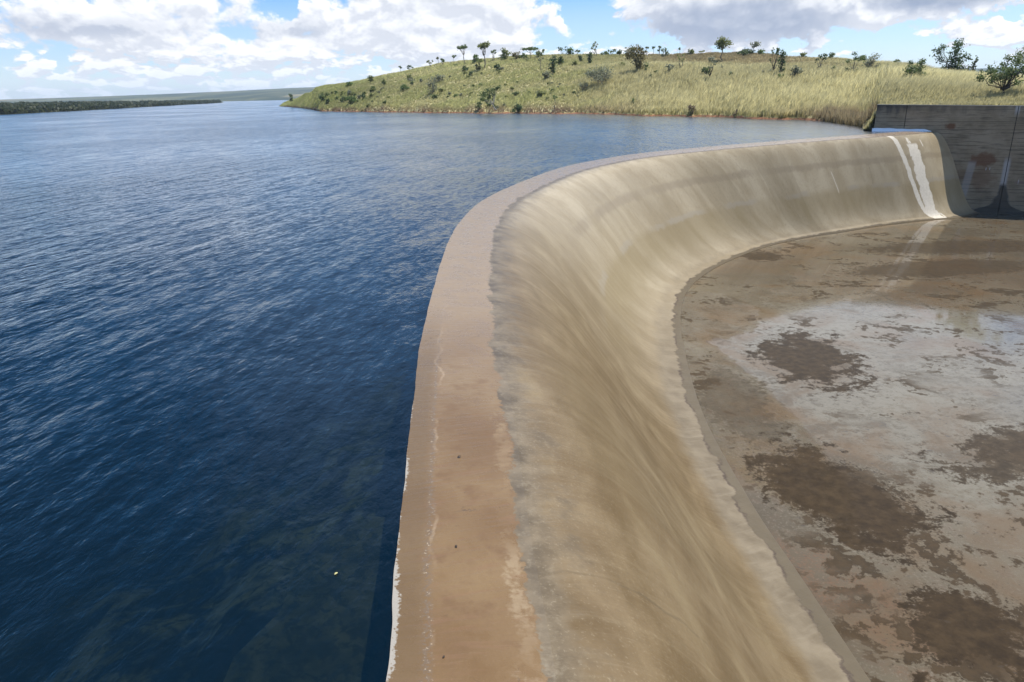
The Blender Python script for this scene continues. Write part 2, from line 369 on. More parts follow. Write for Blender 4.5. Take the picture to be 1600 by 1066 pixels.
# pinkish grey apron at the foot, with a ragged dark break and a brown strip
av = g.m('ADD', Vv, g.m('ADD', g.m('MULTIPLY', g.m('SUBTRACT', g.noise(g.comb(U, 0, 8), .45, 5, .6), .5), .11), g.m('MULTIPLY', g.m('SUBTRACT', g.noise(P, 1.3, 6, .65), .5), .10)))
ap = g.noise(P, 1.1, 6, .62)
apc = g.mix(g.ss(ap, .3, .7), (.138, .108, .068), (.212, .172, .114))
st_ap = g.noise(g.comb(g.m('MULTIPLY', U, 3.0), g.m('MULTIPLY', Vv, 5.0), 2), 1.0, 5, .6)
apc = g.mix(g.ss(st_ap, .5, .7, 0, .4), apc, (.258, .214, .148))
c = g.mix(g.m('MULTIPLY', g.ss(av, .77, .86), g.lin(near, 0, 1, .5, .9)), c, apc)
av2 = g.m('ADD', av, g.m('MULTIPLY', g.m('SUBTRACT', g.noise(P, 2.4, 5, .65), .5), .035))
c = g.mix(g.ss(av2, .940, .950), c, g.mix(ap, (.084, .064, .037), (.142, .113, .071)))
brk = g.m('MULTIPLY', g.ss(g.m('ABSOLUTE', g.m('SUBTRACT', av2, .944)), .012, .002), g.ss(g.noise(P, .5, 3, .5), .40, .6, .10, .8))
c = g.mix(brk, c, (.065, .045, .032))
# two bleached dry bands near the training wall, and a few white scars
def band(u0, w, lo, hi_, seed, wig=.9, sl0=.5, sl1=1.2):
    cen = g.m('ADD', g.m('ADD', u0 - sl0, g.m('MULTIPLY', Vv, sl1)), g.m('MULTIPLY', g.m('SUBTRACT', g.noise(g.comb(Vv, seed, 0), 3.0, 4, .55), .5), wig))
    rg = g.m('MULTIPLY', g.m('SUBTRACT', g.noise(P, 1.6, 5, .65), .5), w * 1.5)
    dd = g.m('SUBTRACT', g.m('ABSOLUTE', g.m('SUBTRACT', U, cen)), g.m('MULTIPLY', g.m('ADD', rg, w), 1.0))
    return g.m('MULTIPLY', g.ss(dd, .08, -.02), g.m('MULTIPLY', g.ss(Vv, lo, lo + .03), g.ss(Vv, hi_, hi_ - .02)))
BU = float(np.interp(40.6, LIP[:, 0], ARC))
wb = g.m('MAXIMUM', band(BU - .2, .34, -.05, .97, 3, .9, 1.6, 3.6), band(BU + 1.75, .92, .16, .97, 8, 1.2))
wb = g.m('MAXIMUM', wb, g.m('MULTIPLY', band(BU + 1.3, .25, .06, .28, 12, 2.2), g.ss(g.noise(P, 3, 4, .6), .46, .54)))
wb = g.m('MAXIMUM', wb, band(BU + 3.6, .06, .12, .22, 15)); wb = g.m('MAXIMUM', wb, band(BU + 3.0, .10, .80, .90, 21))
wb = g.m('MAXIMUM', wb, g.m('MULTIPLY', band(float(np.interp(29.5, LIP[:, 0], ARC)), .05, .34, .52, 31), .6))
c = g.mix(g.m('MULTIPLY', wb, g.ss(fp1, .3, .7, .97, .72)), c, g.mix(ap, (.60, .54, .44), (.74, .68, .57)))
wet = g.m('SUBTRACT', 1.0, wb)
h = g.m('ADD', g.m('MULTIPLY', st2, .006), g.m('MULTIPLY', st3, .008)); h = g.m('ADD', h, g.m('MULTIPLY', g.noise(P, 9, 4, .6), .006))
h = g.m('ADD', h, g.m('MULTIPLY', g.ss(av2, .940, .950), -.010))
nrm = g.bump(h, .9, 1.0)
s = g.bsdf(Base_Color=c, Roughness=g.mix(wb, g.mix(st1, (.24,) * 3, (.5,) * 3), (.9,) * 3), IOR=1.33, Specular_IOR_Level=.3, Normal=nrm)
g.out(s)

m_conc, g = mat("old_concrete")
P = g.pos(); n1 = g.noise(P, 1.2, 6, .6); n2 = g.noise(P, 12, 4, .6)
c = g.mix(n1, (.10, .085, .06), (.22, .19, .15)); c = g.mix(g.ss(n2, .5, .7, 0, .4), c, (.06, .06, .045))
g.out(g.bsdf(Base_Color=c, Roughness=.9, Normal=g.bump(n2, .5, .02)))

weir = empty("spillway_weir", (0.0, 20.0, 0.0))
tag(weir, "long curved tan concrete spillway weir with water trickling over its crest", "spillway weir")
WL = Matrix.Translation((0, -20, 0))
def under_weir(o): o.parent = weir; o.matrix_parent_inverse = WL; return o
cut = behind(LIP) < 0.6
last = int(np.argmax(~cut)) if (~cut).any() else NS
under_weir(grid_obj("crest", crest[:last], m_crest, uv=cuv[:last]))
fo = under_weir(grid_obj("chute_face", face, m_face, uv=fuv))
ups = np.zeros((last, 4, 3))
for k, (zz, off) in enumerate(((.029, 0), (-.06, -.004), (-2.0, -.10), (-7.0, -.45))):
    ups[:, k, :2] = crest[:last, 0, :2] + np.array([off, 0]); ups[:, k, 2] = zz
under_weir(grid_obj("upstream_face", ups, m_conc, flip=True))

# ------------------------------------------------------------------ training wall at the right end of the weir
m_wall, g = mat("board_marked_concrete")
L = g.obj(); X, Y, Z = g.sep(L)
n1 = g.noise(L, .5, 6, .6); n2 = g.noise(g.scale3(L, (.30, 1, 3.2)), 1.3, 7, .68); n3 = g.noise(L, 9, 4, .6)
c = g.mix(g.ss(n1, .3, .7), (.215, .165, .102), (.315, .253, .170))
c = g.mix(g.ss(n2, .48, .72, 0, .75), c, (.050, .040, .030))
c = g.mix(g.ss(n3, .55, .75, 0, .35), c, (.30, .27, .235))
# board joints every 0.42 m, broken
zf = g.m('FRACT', g.m('DIVIDE', g.m('ADD', Z, g.m('MULTIPLY', g.m('SUBTRACT', g.noise(L, .35, 2, .5), .5), .08)), .42))
bl = g.m('MULTIPLY', g.ss(g.m('ABSOLUTE', g.m('SUBTRACT', zf, .5)), .085, .02), g.ss(g.noise(g.scale3(L, (.22, 1, 2.4)), 1.0, 5, .65), .44, .58))
c = g.mix(g.m('MULTIPLY', bl, .85), c, (.030, .026, .022))
# black mould creeping from the top
c = g.mix(g.m('MULTIPLY', g.ss(g.m('ADD', Z, g.m('MULTIPLY', g.noise(g.scale3(L, (1.5, 1, .3)), 1, 5, .6), 2.4)), 3.0, 4.2), g.ss(X, 6.5, 1.0, .45, .95)), c, (.040, .036, .033))
def spot(x0, z0, rx, rz, amp=.9, ns=1.1):
    nn = g.noise(L, ns, 5, .6)
    l = g.vm('LENGTH', g.comb(g.m('DIVIDE', g.m('SUBTRACT', X, x0), rx), g.m('DIVIDE', g.m('SUBTRACT', Z, z0), rz)))
    return g.ss(g.m('ADD', l, g.m('MULTIPLY', g.m('SUBTRACT', nn, .5), 1.5)), 1.0, .55, 0, amp)
rust = g.m('MAXIMUM', spot(7.7, .55, .62, .5), spot(11.3, -3.0, 1.5, .9, .8))
rust = g.m('MAXIMUM', rust, spot(11.6, -4.9, 1.4, 1.6, .45)); rust = g.m('MAXIMUM', rust, spot(9.6, -4.7, 1.0, .7, .3))
c = g.mix(rust, c, g.mix(n3, (.115, .050, .024), (.170, .080, .036)))
# lime runs: pale grey smears
lime = g.m('MULTIPLY', g.m('MULTIPLY', g.ss(g.m('ABSOLUTE', g.m('SUBTRACT', X, g.m('ADD', 10.35, g.m('MULTIPLY', g.m('ADD', Z, 3.4), .10)))), .48, .25), g.ss(Z, -2.9, -3.5)), g.ss(Z, -8.4, -6.5))
c = g.mix(g.m('MULTIPLY', lime, .5), c, (.36, .34, .32))
jl = g.m('MULTIPLY', g.ss(g.m('ABSOLUTE', g.m('SUBTRACT', X, 13.6)), .42, .16), g.m('MULTIPLY', g.ss(Z, -2.4, -3.4), g.ss(Z, -6.2, -5.4)))
jl = g.m('MAXIMUM', jl, g.m('MULTIPLY', g.ss(g.m('ABSOLUTE', g.m('SUBTRACT', X, 13.6)), .30, .12), g.ss(Z, 1.4, 2.4)))
c = g.mix(g.m('MULTIPLY', jl, .8), c, (.40, .385, .37))
# wet cone of seepage below the joint
sw = g.m('ADD', g.lin(Z, -5.6, -8.2, .35, 1.1), g.m('MULTIPLY', g.ss(Z, -7.6, -9.2), 2.6))
wetc = g.m('MULTIPLY', g.ss(g.m('ABSOLUTE', g.m('SUBTRACT', X, g.m('ADD', 13.7, g.m('MULTIPLY', g.m('SUBTRACT', g.noise(L, .8, 3, .5), .5), .8)))), sw, g.m('SUBTRACT', sw, .25)), g.ss(Z, -5.3, -5.8))
# dark foot of the wall: wetness plus base shadow painted into the colour
wet_shade = g.ss(Z, -8.2, -8.8)
wetc = g.m('MAXIMUM', wetc, g.m('MULTIPLY', wet_shade, .9))
c = g.mix(g.m('MULTIPLY', wetc, .9), c, (.022, .020, .016))
# splashes of white where water squirts from the joints
sp = None
for (x0, z0, rx, rz) in ((11.75, -3.95, .07, .26), (12.1, -3.9, .06, .3), (14.95, -5.2, .08, .36), (16.6, -5.25, .07, .3)):
    q = spot(x0, z0, rx * .8, rz * .8, .6, 7.0); sp = q if sp is None else g.m('MAXIMUM', sp, q)
c = g.mix(sp, c, (.55, .55, .57))
purp = g.m('MULTIPLY', g.ss(g.m('ABSOLUTE', g.m('ADD', Z, 5.3)), .22, .08), g.m('MULTIPLY', g.ss(X, 14.3, 14.9), g.ss(n1, .4, .55)))
c = g.mix(g.m('MULTIPLY', purp, .5), c, (.17, .10, .10))
h = g.m('ADD', g.m('MULTIPLY', bl, -.012), g.m('MULTIPLY', n3, .015))
g.out(g.bsdf(Base_Color=c, Roughness=g.mix(wetc, (.9,) * 3, (.25,) * 3), Normal=g.bump(h, .8, 1.0)))

m_cap, g = mat("weathered_wall_cap")
L = g.obj(); n1 = g.noise(L, 1.3, 5, .6); n2 = g.noise(L, 11, 4, .6)
c = g.mix(n1, (.22, .20, .16), (.36, .33, .28)); c = g.mix(g.ss(n2, .55, .7, 0, .4), c, (.10, .09, .07))
g.out(g.bsdf(Base_Color=c, Roughness=.9))
m_gap, g = mat("dark_joint_filler"); g.out(g.bsdf(Base_Color=(.012, .011, .010), Roughness=.95))

wall = empty("training_wall", (WA[0], WA[1], 0)); wall.rotation_euler.z = R(-30)
tag(wall, "tall shaded concrete retaining wall with board marks and rust stains at the weir end", "retaining wall")
def box_verts(x0, x1, y0, y1, z0, z1a, z1b=None, b=.03):
    if z1b is None: z1b = z1a
    v = [(x0, y0, z0), (x1, y0, z0), (x1, y1, z0), (x0, y1, z0), (x0, y0, z1a), (x1, y0, z1b), (x1, y1, z1b), (x0, y1, z1a)]
    f = [(0, 1, 5, 4), (1, 2, 6, 5), (2, 3, 7, 6), (3, 0, 4, 7), (4, 5, 6, 7), (0, 3, 2, 1)]
    return v, f
def topz(s): return 2.96 - 0.019 * s
JO = [-.03, 3.1, 13.65, 24.2, 34.8, 45.4, 56, 66.6]
for a, b in zip(JO[:-1], JO[1:]):
    v, f = box_verts(a + .03, b - .03, 0, .62, -12, topz(a) - .07, topz(b) - .07)
    o = mesh_obj("wall_panel", v, f, m_wall, wall)
    bm = bmesh.new(); bm.from_mesh(o.data); bmesh.ops.bevel(bm, geom=[e for e in bm.edges], offset=.02, segments=1, affect='EDGES'); bm.to_mesh(o.data); bm.free()
    v, f = box_verts(a + .03, b - .03, -.004, .66, topz(a) - .069, topz(a), topz(b))
    v[0] = (a + .03, -.004, topz(a) - .069); v[1] = (b - .03, -.004, topz(b) - .069); v[2] = (b - .03, .66, topz(b) - .069); v[3] = (a + .03, .66, topz(a) - .069)
    mesh_obj("wall_cap", v, f, m_cap, wall)
for a in JO[1:-1]:
    v, f = box_verts(a - .028, a + .028, .035, .60, -12, topz(a) - .05)
    mesh_obj("wall_joint", v, f, m_gap, wall)

# ------------------------------------------------------------------ stilling basin floor
m_floor, g = mat("wet_basin_floor")
P = g.pos(); X, Y, Z = g.sep(P)
nA = g.noise(P, .13, 6, .58, .3); nB = g.noise(P, .55, 7, .62, .5); nC = g.noise(P, 2.6, 6, .65); nD = g.noise(P, 11, 5, .65); nE = g.noise(P, 45, 3, .6)
c = g.mix(g.ss(nA, .35, .65), (.074, .055, .029), (.128, .104, .064))
c = g.mix(g.ss(nC, .46, .66, 0, .55), c, (.115, .082, .050))
c = g.mix(g.ss(nD, .50, .70, 0, .40), c, (.215, .178, .128))
c = g.mix(g.ss(nE, .60, .72, 0, .25), c, (.075, .065, .05))
def fspot(x0, y0, rx, ry, rot=0.0, nz=None, amp=1.0, w=5.0):
    ddx = g.m('SUBTRACT', X, x0); ddy = g.m('SUBTRACT', Y, y0); cr_, sr = math.cos(rot), math.sin(rot)
    a = g.m('DIVIDE', g.m('ADD', g.m('MULTIPLY', ddx, cr_), g.m('MULTIPLY', ddy, sr)), rx)
    b = g.m('DIVIDE', g.m('SUBTRACT', g.m('MULTIPLY', ddy, cr_), g.m('MULTIPLY', ddx, sr)), ry)
    l = g.vm('LENGTH', g.comb(a, b))
    nn = g.m('ADD', g.m('MULTIPLY', nB, .55), g.m('ADD', g.m('MULTIPLY', nC, .27), g.m('MULTIPLY', nD, .18)))
    return g.ss(g.m('ADD', l, g.m('MULTIPLY', g.m('SUBTRACT', nn, .5), w)), 1.0, .72, 0, amp)
c = g.mix(g.m('MULTIPLY', fspot(21, 34, 12, 16, -.3, w=3.5, amp=.5), g.ss(nC, .36, .56)), c, (.192, .176, .132))
c = g.mix(g.ss(g.noise(P, .21, 6, .6, .6), .46, .66, 0, .75), c, (.115, .069, .027))
# rusty washes near the foot
rw = g.m('MAXIMUM', fspot(9.0, 16.8, 1.6, 3.5, .2, amp=.75), fspot(11.0, 14.6, 2.2, 1.6, amp=.7))
rw = g.m('MAXIMUM', rw, fspot(31, 52, 12, 9, .4, amp=.55)); rw = g.m('MAXIMUM', rw, fspot(22, 60, 9, 4, .6, amp=.45))
rw = g.m('MULTIPLY', rw, g.m('MULTIPLY', g.ss(nD, .34, .62), g.ss(nC, .38, .58, .3, 1)))
c = g.mix(rw, c, g.mix(nC, (.098, .050, .022), (.155, .088, .042)))
# thick brown algae mats with ragged edges
al = g.m('MAXIMUM', fspot(15.3, 35.2, 2.6, 4.6, -.25), fspot(11.2, 21.8, 2.5, 4.0, .1))
al = g.m('MAXIMUM', al, fspot(11.6, 14.6, 2.2, 2.1, .3)); al = g.m('MAXIMUM', al, fspot(19.5, 24.5, 4, 2.0, .3, amp=.9))
al = g.m('MAXIMUM', al, fspot(10.0, 30, 1.8, 4.5, .0, amp=.55)); al = g.m('MAXIMUM', al, fspot(40, 63, 10, 3.2, .1, amp=.8, w=2.6))
al = g.m('MAXIMUM', al, fspot(34, 55, 9, 3.0, .15, amp=.8, w=2.6)); al = g.m('MAXIMUM', al, fspot(21.5, 61, 2.2, 2.2, .5, amp=.9))
al = g.m('MAXIMUM', al, g.m('MULTIPLY', g.ss(g.m('ADD', g.m('MULTIPLY', nB, .6), g.m('MULTIPLY', nC, .4)), .528, .560), g.ss(nA, .44, .54, .15, .9)))
alc = g.mix(g.ss(nC, .3, .7), (.030, .020, .010), (.056, .037, .018))
c = g.mix(al, c, alc)
# thin joint line along the foot is modelled by the apron; here small dark flecks
fl_ = g.m('MULTIPLY', g.ss(g.noise(g.scale3(P, (1, 1.6, 1)), 3.2, 4, .6), .64, .67), g.ss(nA, .62, .45))
c = g.mix(g.m('MULTIPLY', fl_, .7), c, (.06, .048, .035))
# water film: smooth everywhere, rippled where it leaves the foot
ripm = fspot(9.4, 31, 2.6, 12, .08, amp=1.0, w=.9); ripm = g.m('MAXIMUM', ripm, fspot(11, 44, 4.5, 6, -.3, w=.9))
rp = g.noise(g.scale3(P, (5.5, 3.4, 1)), 1.0, 4, .6, .6)
h = g.m('ADD', g.m('MULTIPLY', g.m('MULTIPLY', rp, ripm), .13), g.m('MULTIPLY', nB, .0035))
nrm = g.bump(h, 1.0, 1.0)
matn = g.bump(g.m('ADD', g.m('MULTIPLY', nC, .02), g.m('MULTIPLY', nD, .01)), .5, 1.0)
s = g.bsdf(Base_Color=c, Roughness=.9, Normal=matn, Coat_Weight=g.m('SUBTRACT', 1.0, g.m('MULTIPLY', al, .78)), Coat_Roughness=g.ss(nB, .3, .7, .03, .10), Coat_IOR=1.33, Coat_Normal=nrm, Specular_IOR_Level=0.1)
g.out(s)
fp = [(-2, -80), (170, -80), (170, 12.9), (170, 14)]
far_pt = WA + WD * 66 + WN * .2
fl_poly = np.array([(4.0, -70), (160, -70), (160, 20), (far_pt[0], far_pt[1]), *(WA + WD * 5 + WN * .2).reshape(1, 2)])
FN = 60
toe_in = SHO * .12 + TOE * .88
sel = np.linspace(0, NS - 1, FN).astype(int)
fv = [(x, y, floor_z(y) - .0) for x, y in toe_in[sel]]
fpoly = [(160, 30), (160, -70), (8, -70)]
fv = [(toe_in[i][0], toe_in[i][1], floor_z(toe_in[i][1]) - .01) for i in sel] + [(far_pt[0] + 3, far_pt[1] + 6, floor_z(far_pt[1])), (160, 20, floor_z(20)), (160, -22, floor_z(-22))]
tag(mesh_obj("spillway_floor", fv, [tuple(range(len(fv)))[::-1]], m_floor), kind="structure")
# lift so that the toe strip sits proud of the floor: floor plane is 2-3 cm under the toe

# ------------------------------------------------------------------ lake
m_water, g = mat("lake_water")
P = g.pos(); X, Y, Z = g.sep(P)
wind = g.noise(g.scale3(P, (.030, .020, 1)), 1.0, 4, .55)
windf = g.m('MULTIPLY', g.ss(wind, .34, .66, .45, 1.35), g.lin(Y, 5.0, 26.0, .55, 1.0))
wv = g.n("ShaderNodeVectorRotate", rotation_type='Z_AXIS'); g.put(wv.inputs['Vector'], P); wv.inputs['Angle'].default_value = R(8)
W = wv.outputs[0]
h1 = g.noise(g.scale3(W, (1.05, .26, 1)), 1.0, 2.0, .5, .3)
h2 = g.noise(g.scale3(W, (3.1, 1.4, 1)), 1.0, 3.0, .55, .4)
h3 = g.noise(g.scale3(W, (6.5, 3.2, 1)), 1.0, 3.0, .6, .3)
h = g.m('ADD', g.m('MULTIPLY', h1, .17), g.m('ADD', g.m('MULTIPLY', h2, .065), g.m('MULTIPLY', h3, .042)))
nb = g.bump(g.m('MULTIPLY', h, windf), 1.0, 1.0)
# small facets: slope field that keeps its spread at any distance
s1 = g.noise(g.scale3(W, (4.6, 2.0, 1)), 1.0, 4.0, .62, .3, color=True)
s2 = g.noise(g.scale3(W, (.9, .30, 1)), 1.0, 2.0, .5, .2, color=True)
sl_ = g.vm('ADD', g.vm('SCALE', g.vm('SUBTRACT', s1, (.5, .5, .5)), g.m('MULTIPLY', windf, .68)), g.vm('SCALE', g.vm('SUBTRACT', s2, (.5, .5, .5)), .18))
sx, sy, _ = g.sep(sl_)
nn = g.vm('NORMALIZE', g.vm('ADD', nb, g.comb(sx, g.m('MULTIPLY', sy, .8), 0)))
fres = g.n("ShaderNodeFresnel"); fres.inputs['IOR'].default_value = 1.333; g.put(fres.inputs['Normal'], nn)
gl = g.n("ShaderNodeBsdfGlossy"); gl.inputs['Roughness'].default_value = .17; g.put(gl.inputs['Normal'], nn); gl.inputs['Color'].default_value = (1, 1, 1, 1)
body = g.n("ShaderNodeBsdfDiffuse"); body.inputs['Color'].default_value = (.002, .010, .017, 1)
tr = g.n("ShaderNodeBsdfTransparent"); tr.inputs['Color'].default_value = (.50, .56, .46, 1)
mx = g.n("ShaderNodeMixShader"); mx.inputs[0].default_value = .55
g.nt.links.new(tr.outputs[0], mx.inputs[1]); g.nt.links.new(body.outputs[0], mx.inputs[2])
m2 = g.n("ShaderNodeMixShader"); g.nt.links.new(fres.outputs[0], m2.inputs[0]); g.nt.links.new(mx.outputs[0], m2.inputs[1]); g.nt.links.new(gl.outputs[0], m2.inputs[2])
g.out(m2.outputs[0])
lp = [(p[0] + .0, p[1]) for p in crest[:last, 0, :2][::3]]
endp = WA + WD * (( np.array(lp[-1]) - WA) @ WD)
lk = lp + [tuple(WA + WD * 7 + WN * .3), tuple(WA + WD * 1.0 + WN * .31), (120, 180), (3000, 2600), (3000, 7000), (-9000, 7000), (-9000, -22)]
bm = bmesh.new()
vs = [bm.verts.new((x, y, 0)) for x, y in lk]
bm.faces.new(vs); bmesh.ops.triangulate(bm, faces=bm.faces[:])
bmesh.ops.recalc_face_normals(bm, faces=bm.faces[:])
if sum(f.normal.z for f in bm.faces) < 0: bmesh.ops.reverse_faces(bm, faces=bm.faces[:])
me = bpy.data.meshes.new("lake_water"); bm.to_mesh(me); bm.free(); me.materials.append(m_water)
lake = bpy.data.objects.new("lake_water", me); COL.objects.link(lake); tag(lake, kind="structure")

m_bed, g = mat("lake_bed")
P = g.pos(); X, Y, Z = g.sep(P)
n1 = g.noise(P, .9, 6, .62, .8); n2 = g.noise(P, 3.4, 5, .6, 1.0)
c = g.mix(g.ss(n1, .42, .62), (.012, .014, .012), (.21, .215, .15)); c = g.mix(g.ss(n2, .5, .65, 0, .8), c, (.01, .012, .01))
c = g.mix(g.ss(Z, -2.6, -4.6), c, (.004, .007, .009))
g.out(g.bsdf(Base_Color=c, Roughness=1.0))
xs = np.concatenate([[-9000, -3000, -800, -250], np.linspace(-60, -8, 12), np.linspace(-7.5, -.6, 22), [.1, 20, 60, 200, 3000]]); ys = np.concatenate([np.linspace(-22, 40, 50), np.linspace(44, 110, 12), [180, 500, 1500, 7000]])
BP = np.zeros((len(ys), len(xs), 3))
for i, y in enumerate(ys):
    for j, x in enumerate(xs):
        BP[i, j] = (x, y, max(-14, -1.9 - .28 * max(0, -x - 2.2) - .10 * max(0, y - 7) - (99 if x > 0 else 0)) + .16 * math.sin(x * 2.3 + y * 1.1) + .12 * math.sin(y * 2.9 - x))
tag(grid_obj("lake_bed", BP, m_bed), kind="structure")
m_slab, g = mat("silted_slab")
P = g.pos(); n1 = g.noise(P, 1.4, 5, .6, .8); n2 = g.noise(P, 5, 5, .6, .6)
c = g.mix(g.ss(n1, .3, .7), (.045, .05, .036), (.17, .165, .11)); c = g.mix(g.ss(n2, .46, .60, 0, .85), c, (.035, .04, .03))
g.out(g.bsdf(Base_Color=c, Roughness=1.0))
sv = [(-3.3, -10), (-.5, -10), (-.6, 4), (-.9, 9.9), (-1.6, 9.6), (-2.3, 9.75), (-2.75, 9.2), (-3.1, 8.4), (-3.0, 7.6), (-3.32, 6.8), (-3.28, 6.0), (-3.45, 5.2), (-3.3, 4.2), (-3.4, 2)]
k = len(sv); vv = [(x, y, -1.15) for x, y in sv] + [(x, y, -3) for x, y in sv]
ff = [tuple(range(k))] + [(i, i + k, (i + 1) % k + k, (i + 1) % k) for i in range(k)]
tag(mesh_obj("footing_slab", vv, ff, m_slab), "silted concrete footing slab seen dimly through the dark water beside the weir", "slab")

# white wash of foam along the wall where the lake meets it
m_foam, g = mat("white_foam")
P = g.obj(); n = g.noise(P, 3, 5, .6)
g.out(g.bsdf(Base_Color=g.mix(n, (.90, .92, .93), (.97, .97, .97)), Roughness=.6, Normal=g.bump(n, .5, .1)))
fm = []; ff = []
xsf = np.linspace(-.15, 5.9, 44)
for i, x in enumerate(xsf):
    t = i / 43; hh = (.33 - .08 * t) * (1 + .10 * math.sin(x * 1.3) + .04 * math.sin(x * 4.7)) * min(1, (1 - t) * 7 + .12)
    for (yy, q) in ((-.002, 0.0), (-.002, 1.0), (-.10, 1.02), (-.24, .72), (-.36, .32), (-.46, -.02)):
        fm.append((x, yy, max(q * hh, -.02)))
for i in range(43):
    for k in range(5): ff.append((i * 6 + k, (i + 1) * 6 + k, (i + 1) * 6 + k + 1, i * 6 + k + 1))
foam = mesh_obj("foam", fm, [f[::-1] for f in ff], m_foam, smooth=True); foam.location = (WA[0], WA[1], 0); foam.rotation_euler.z = R(-30)
tag(foam, "white foam washed up along the foot of the concrete wall", "foam", kind="stuff")

# ------------------------------------------------------------------ terrain: peninsula
AZ = np.array([-17.5, -16.75, -16.27, -13.84, -9.22, -4.46, 0.5, 5.19, 10.0, 14.59, 18.0, 21.21, 23.3, 24.95, 25.6, 26.2, 28, 30, 33.5, 38, 45, 60, 80])
DS = np.array([540, 515, 486, 296, 250, 217, 198, 184, 163, 149, 138, 132, 125, 119.5, 107, 98.0, 97.6, 96.5, 95, 94, 92, 88, 84])
DR = np.array([580, 565, 540, 380, 340, 320, 300, 285, 272, 262, 240, 220, 208, 200, 196, 192, 180, 170, 155, 145, 140, 140, 140])
HR = np.array([-4, -1.5, 1.6, 8.6, 13.2, 16.7, 18.0, 17.4, 16.2, 15.2, 13.8, 12.0, 10.8, 9.9, 9.6, 9.2, 7.6, 6.0, 4.2, 4, 4, 5, 5])
ZB = np.array([0, 0, 0, 0, 0, 0, 0, 0, 0, 0, 0, 0, 0, 0, .3, 2.55, 2.55, 2.5, 2.4, 2.3, 2.2, 2, 2])
def lump(x, y):
    return (np.sin(x * .11 + y * .05) + np.sin(x * .043 - y * .09 + 1) + .6 * np.sin(x * .23 + y * .19 + 2) + .4 * np.sin(x * .41 - y * .33)) / 3
def hgt(az, dd):
    ds, dr, hr, zb = np.interp(az, AZ, DS), np.interp(az, AZ, DR), np.interp(az, AZ, HR), np.interp(az, AZ, ZB)
    x, y = dd * np.sin(np.radians(az)), dd * np.cos(np.radians(az))
    wob = 1.6 * np.sin(x * .35 + .7) + 1.1 * np.sin(x * .83) + .6 * np.sin(x * 1.9)
    ds = ds + np.where(zb < .2, wob, 0)
    s = (dd - ds) / (dr - ds)
    sc = np.clip(s, 0, 1)
    z = zb + (hr - zb) * (sc * (1.45 - .45 * sc)) + lump(x, y) * np.clip(s * 6, 0, 1) * .75
    z = z + np.where((s > 0) & (zb < .2) & (hr > .5), .30 * np.clip((dd - ds) / 1.2, 0, 1), 0)
    z = np.where(s < 0, np.where(zb > .2, zb, (dd - ds) * .18), z)
    z = np.where(s > 1, z - (dd - dr) * .035, z)
    return z, s
azs = np.concatenate([np.linspace(-17.5, 34, 300), np.linspace(34.5, 80, 60)])
ts = np.concatenate([np.linspace(-.06, 0.0, 4), np.linspace(.012, 1.1, 92), np.linspace(1.2, 3.0, 10)])
TP = np.zeros((len(azs), len(ts), 3))
for i, a in enumerate(azs):
    ds, dr, zb = np.interp(a, AZ, DS), np.interp(a, AZ, DR), np.interp(a, AZ, ZB)
    if zb > .2:   # ground starts right behind the wall
        dvec = np.array([math.sin(R(a)), math.cos(R(a))]); ds0 = ((WA - 0) @ WN + .5) / (dvec @ WN)
        if ds0 <= 0 or ds0 > 400: ds0 = ds
        dd = np.where(ts < 0, ds0 + (ts + .06) * 1.0, ds0 + .1 + (dr - ds0) * ts)
    else: dd = ds + (dr - ds) * ts
    z, s = hgt(np.full(len(ts), a), dd)
    TP[i, :, 0] = dd * math.sin(R(a)); TP[i, :, 1] = dd * math.cos(R(a)); TP[i, :, 2] = z
m_ground, g = mat("grassland_soil")
P = g.pos(); X, Y, Z = g.sep(P)
n1 = g.noise(P, .07, 5, .6); n2 = g.noise(P, .5, 6, .65); n3 = g.noise(P, 3, 4, .6)
c = g.mix(g.ss(n1, .35, .65), (.36, .33, .16), (.46, .40, .22)); c = g.mix(g.ss(n2, .45, .7, 0, .7), c, (.25, .25, .11))
c = g.mix(g.ss(n3, .5, .7, 0, .5), c, (.42, .36, .20))
c = g.mix(g.m('MULTIPLY', g.ss(g.m('ADD', Z, g.m('MULTIPLY', n2, 1.1)), 1.0, .7), g.ss(Y, 100, 104)), c, g.mix(n3, (.19, .085, .045), (.27, .145, .08)))
g.out(g.bsdf(Base_Color=c, Roughness=1.0, Specular_IOR_Level=.1, Normal=g.bump(n2, .8, .4)))
tag(grid_obj("peninsula_ground", TP, m_ground), kind="structure")

def at_ground(u, v):
    """where the sight line of a spot on the slope meets the terrain"""
    dr_ = ray(u, v); a = math.degrees(math.atan2(dr_[0], dr_[1])); sl = dr_[2] / math.hypot(dr_[0], dr_[1])
    dd = np.arange(float(np.interp(a, AZ, DS)) + .5, float(np.interp(a, AZ, DR)) * 1.02, .5)
    z, s = hgt(np.full(len(dd), a), dd)
    gap = EYE + sl * dd - z
    hit = np.nonzero(gap <= 0)[0]
    k = hit[0] if len(hit) else int(np.argmin(gap))
    x, y = dd[k] * math.sin(R(a)), dd[k] * math.cos(R(a))
    return np.array([x, y, z[k]]), dd[k]

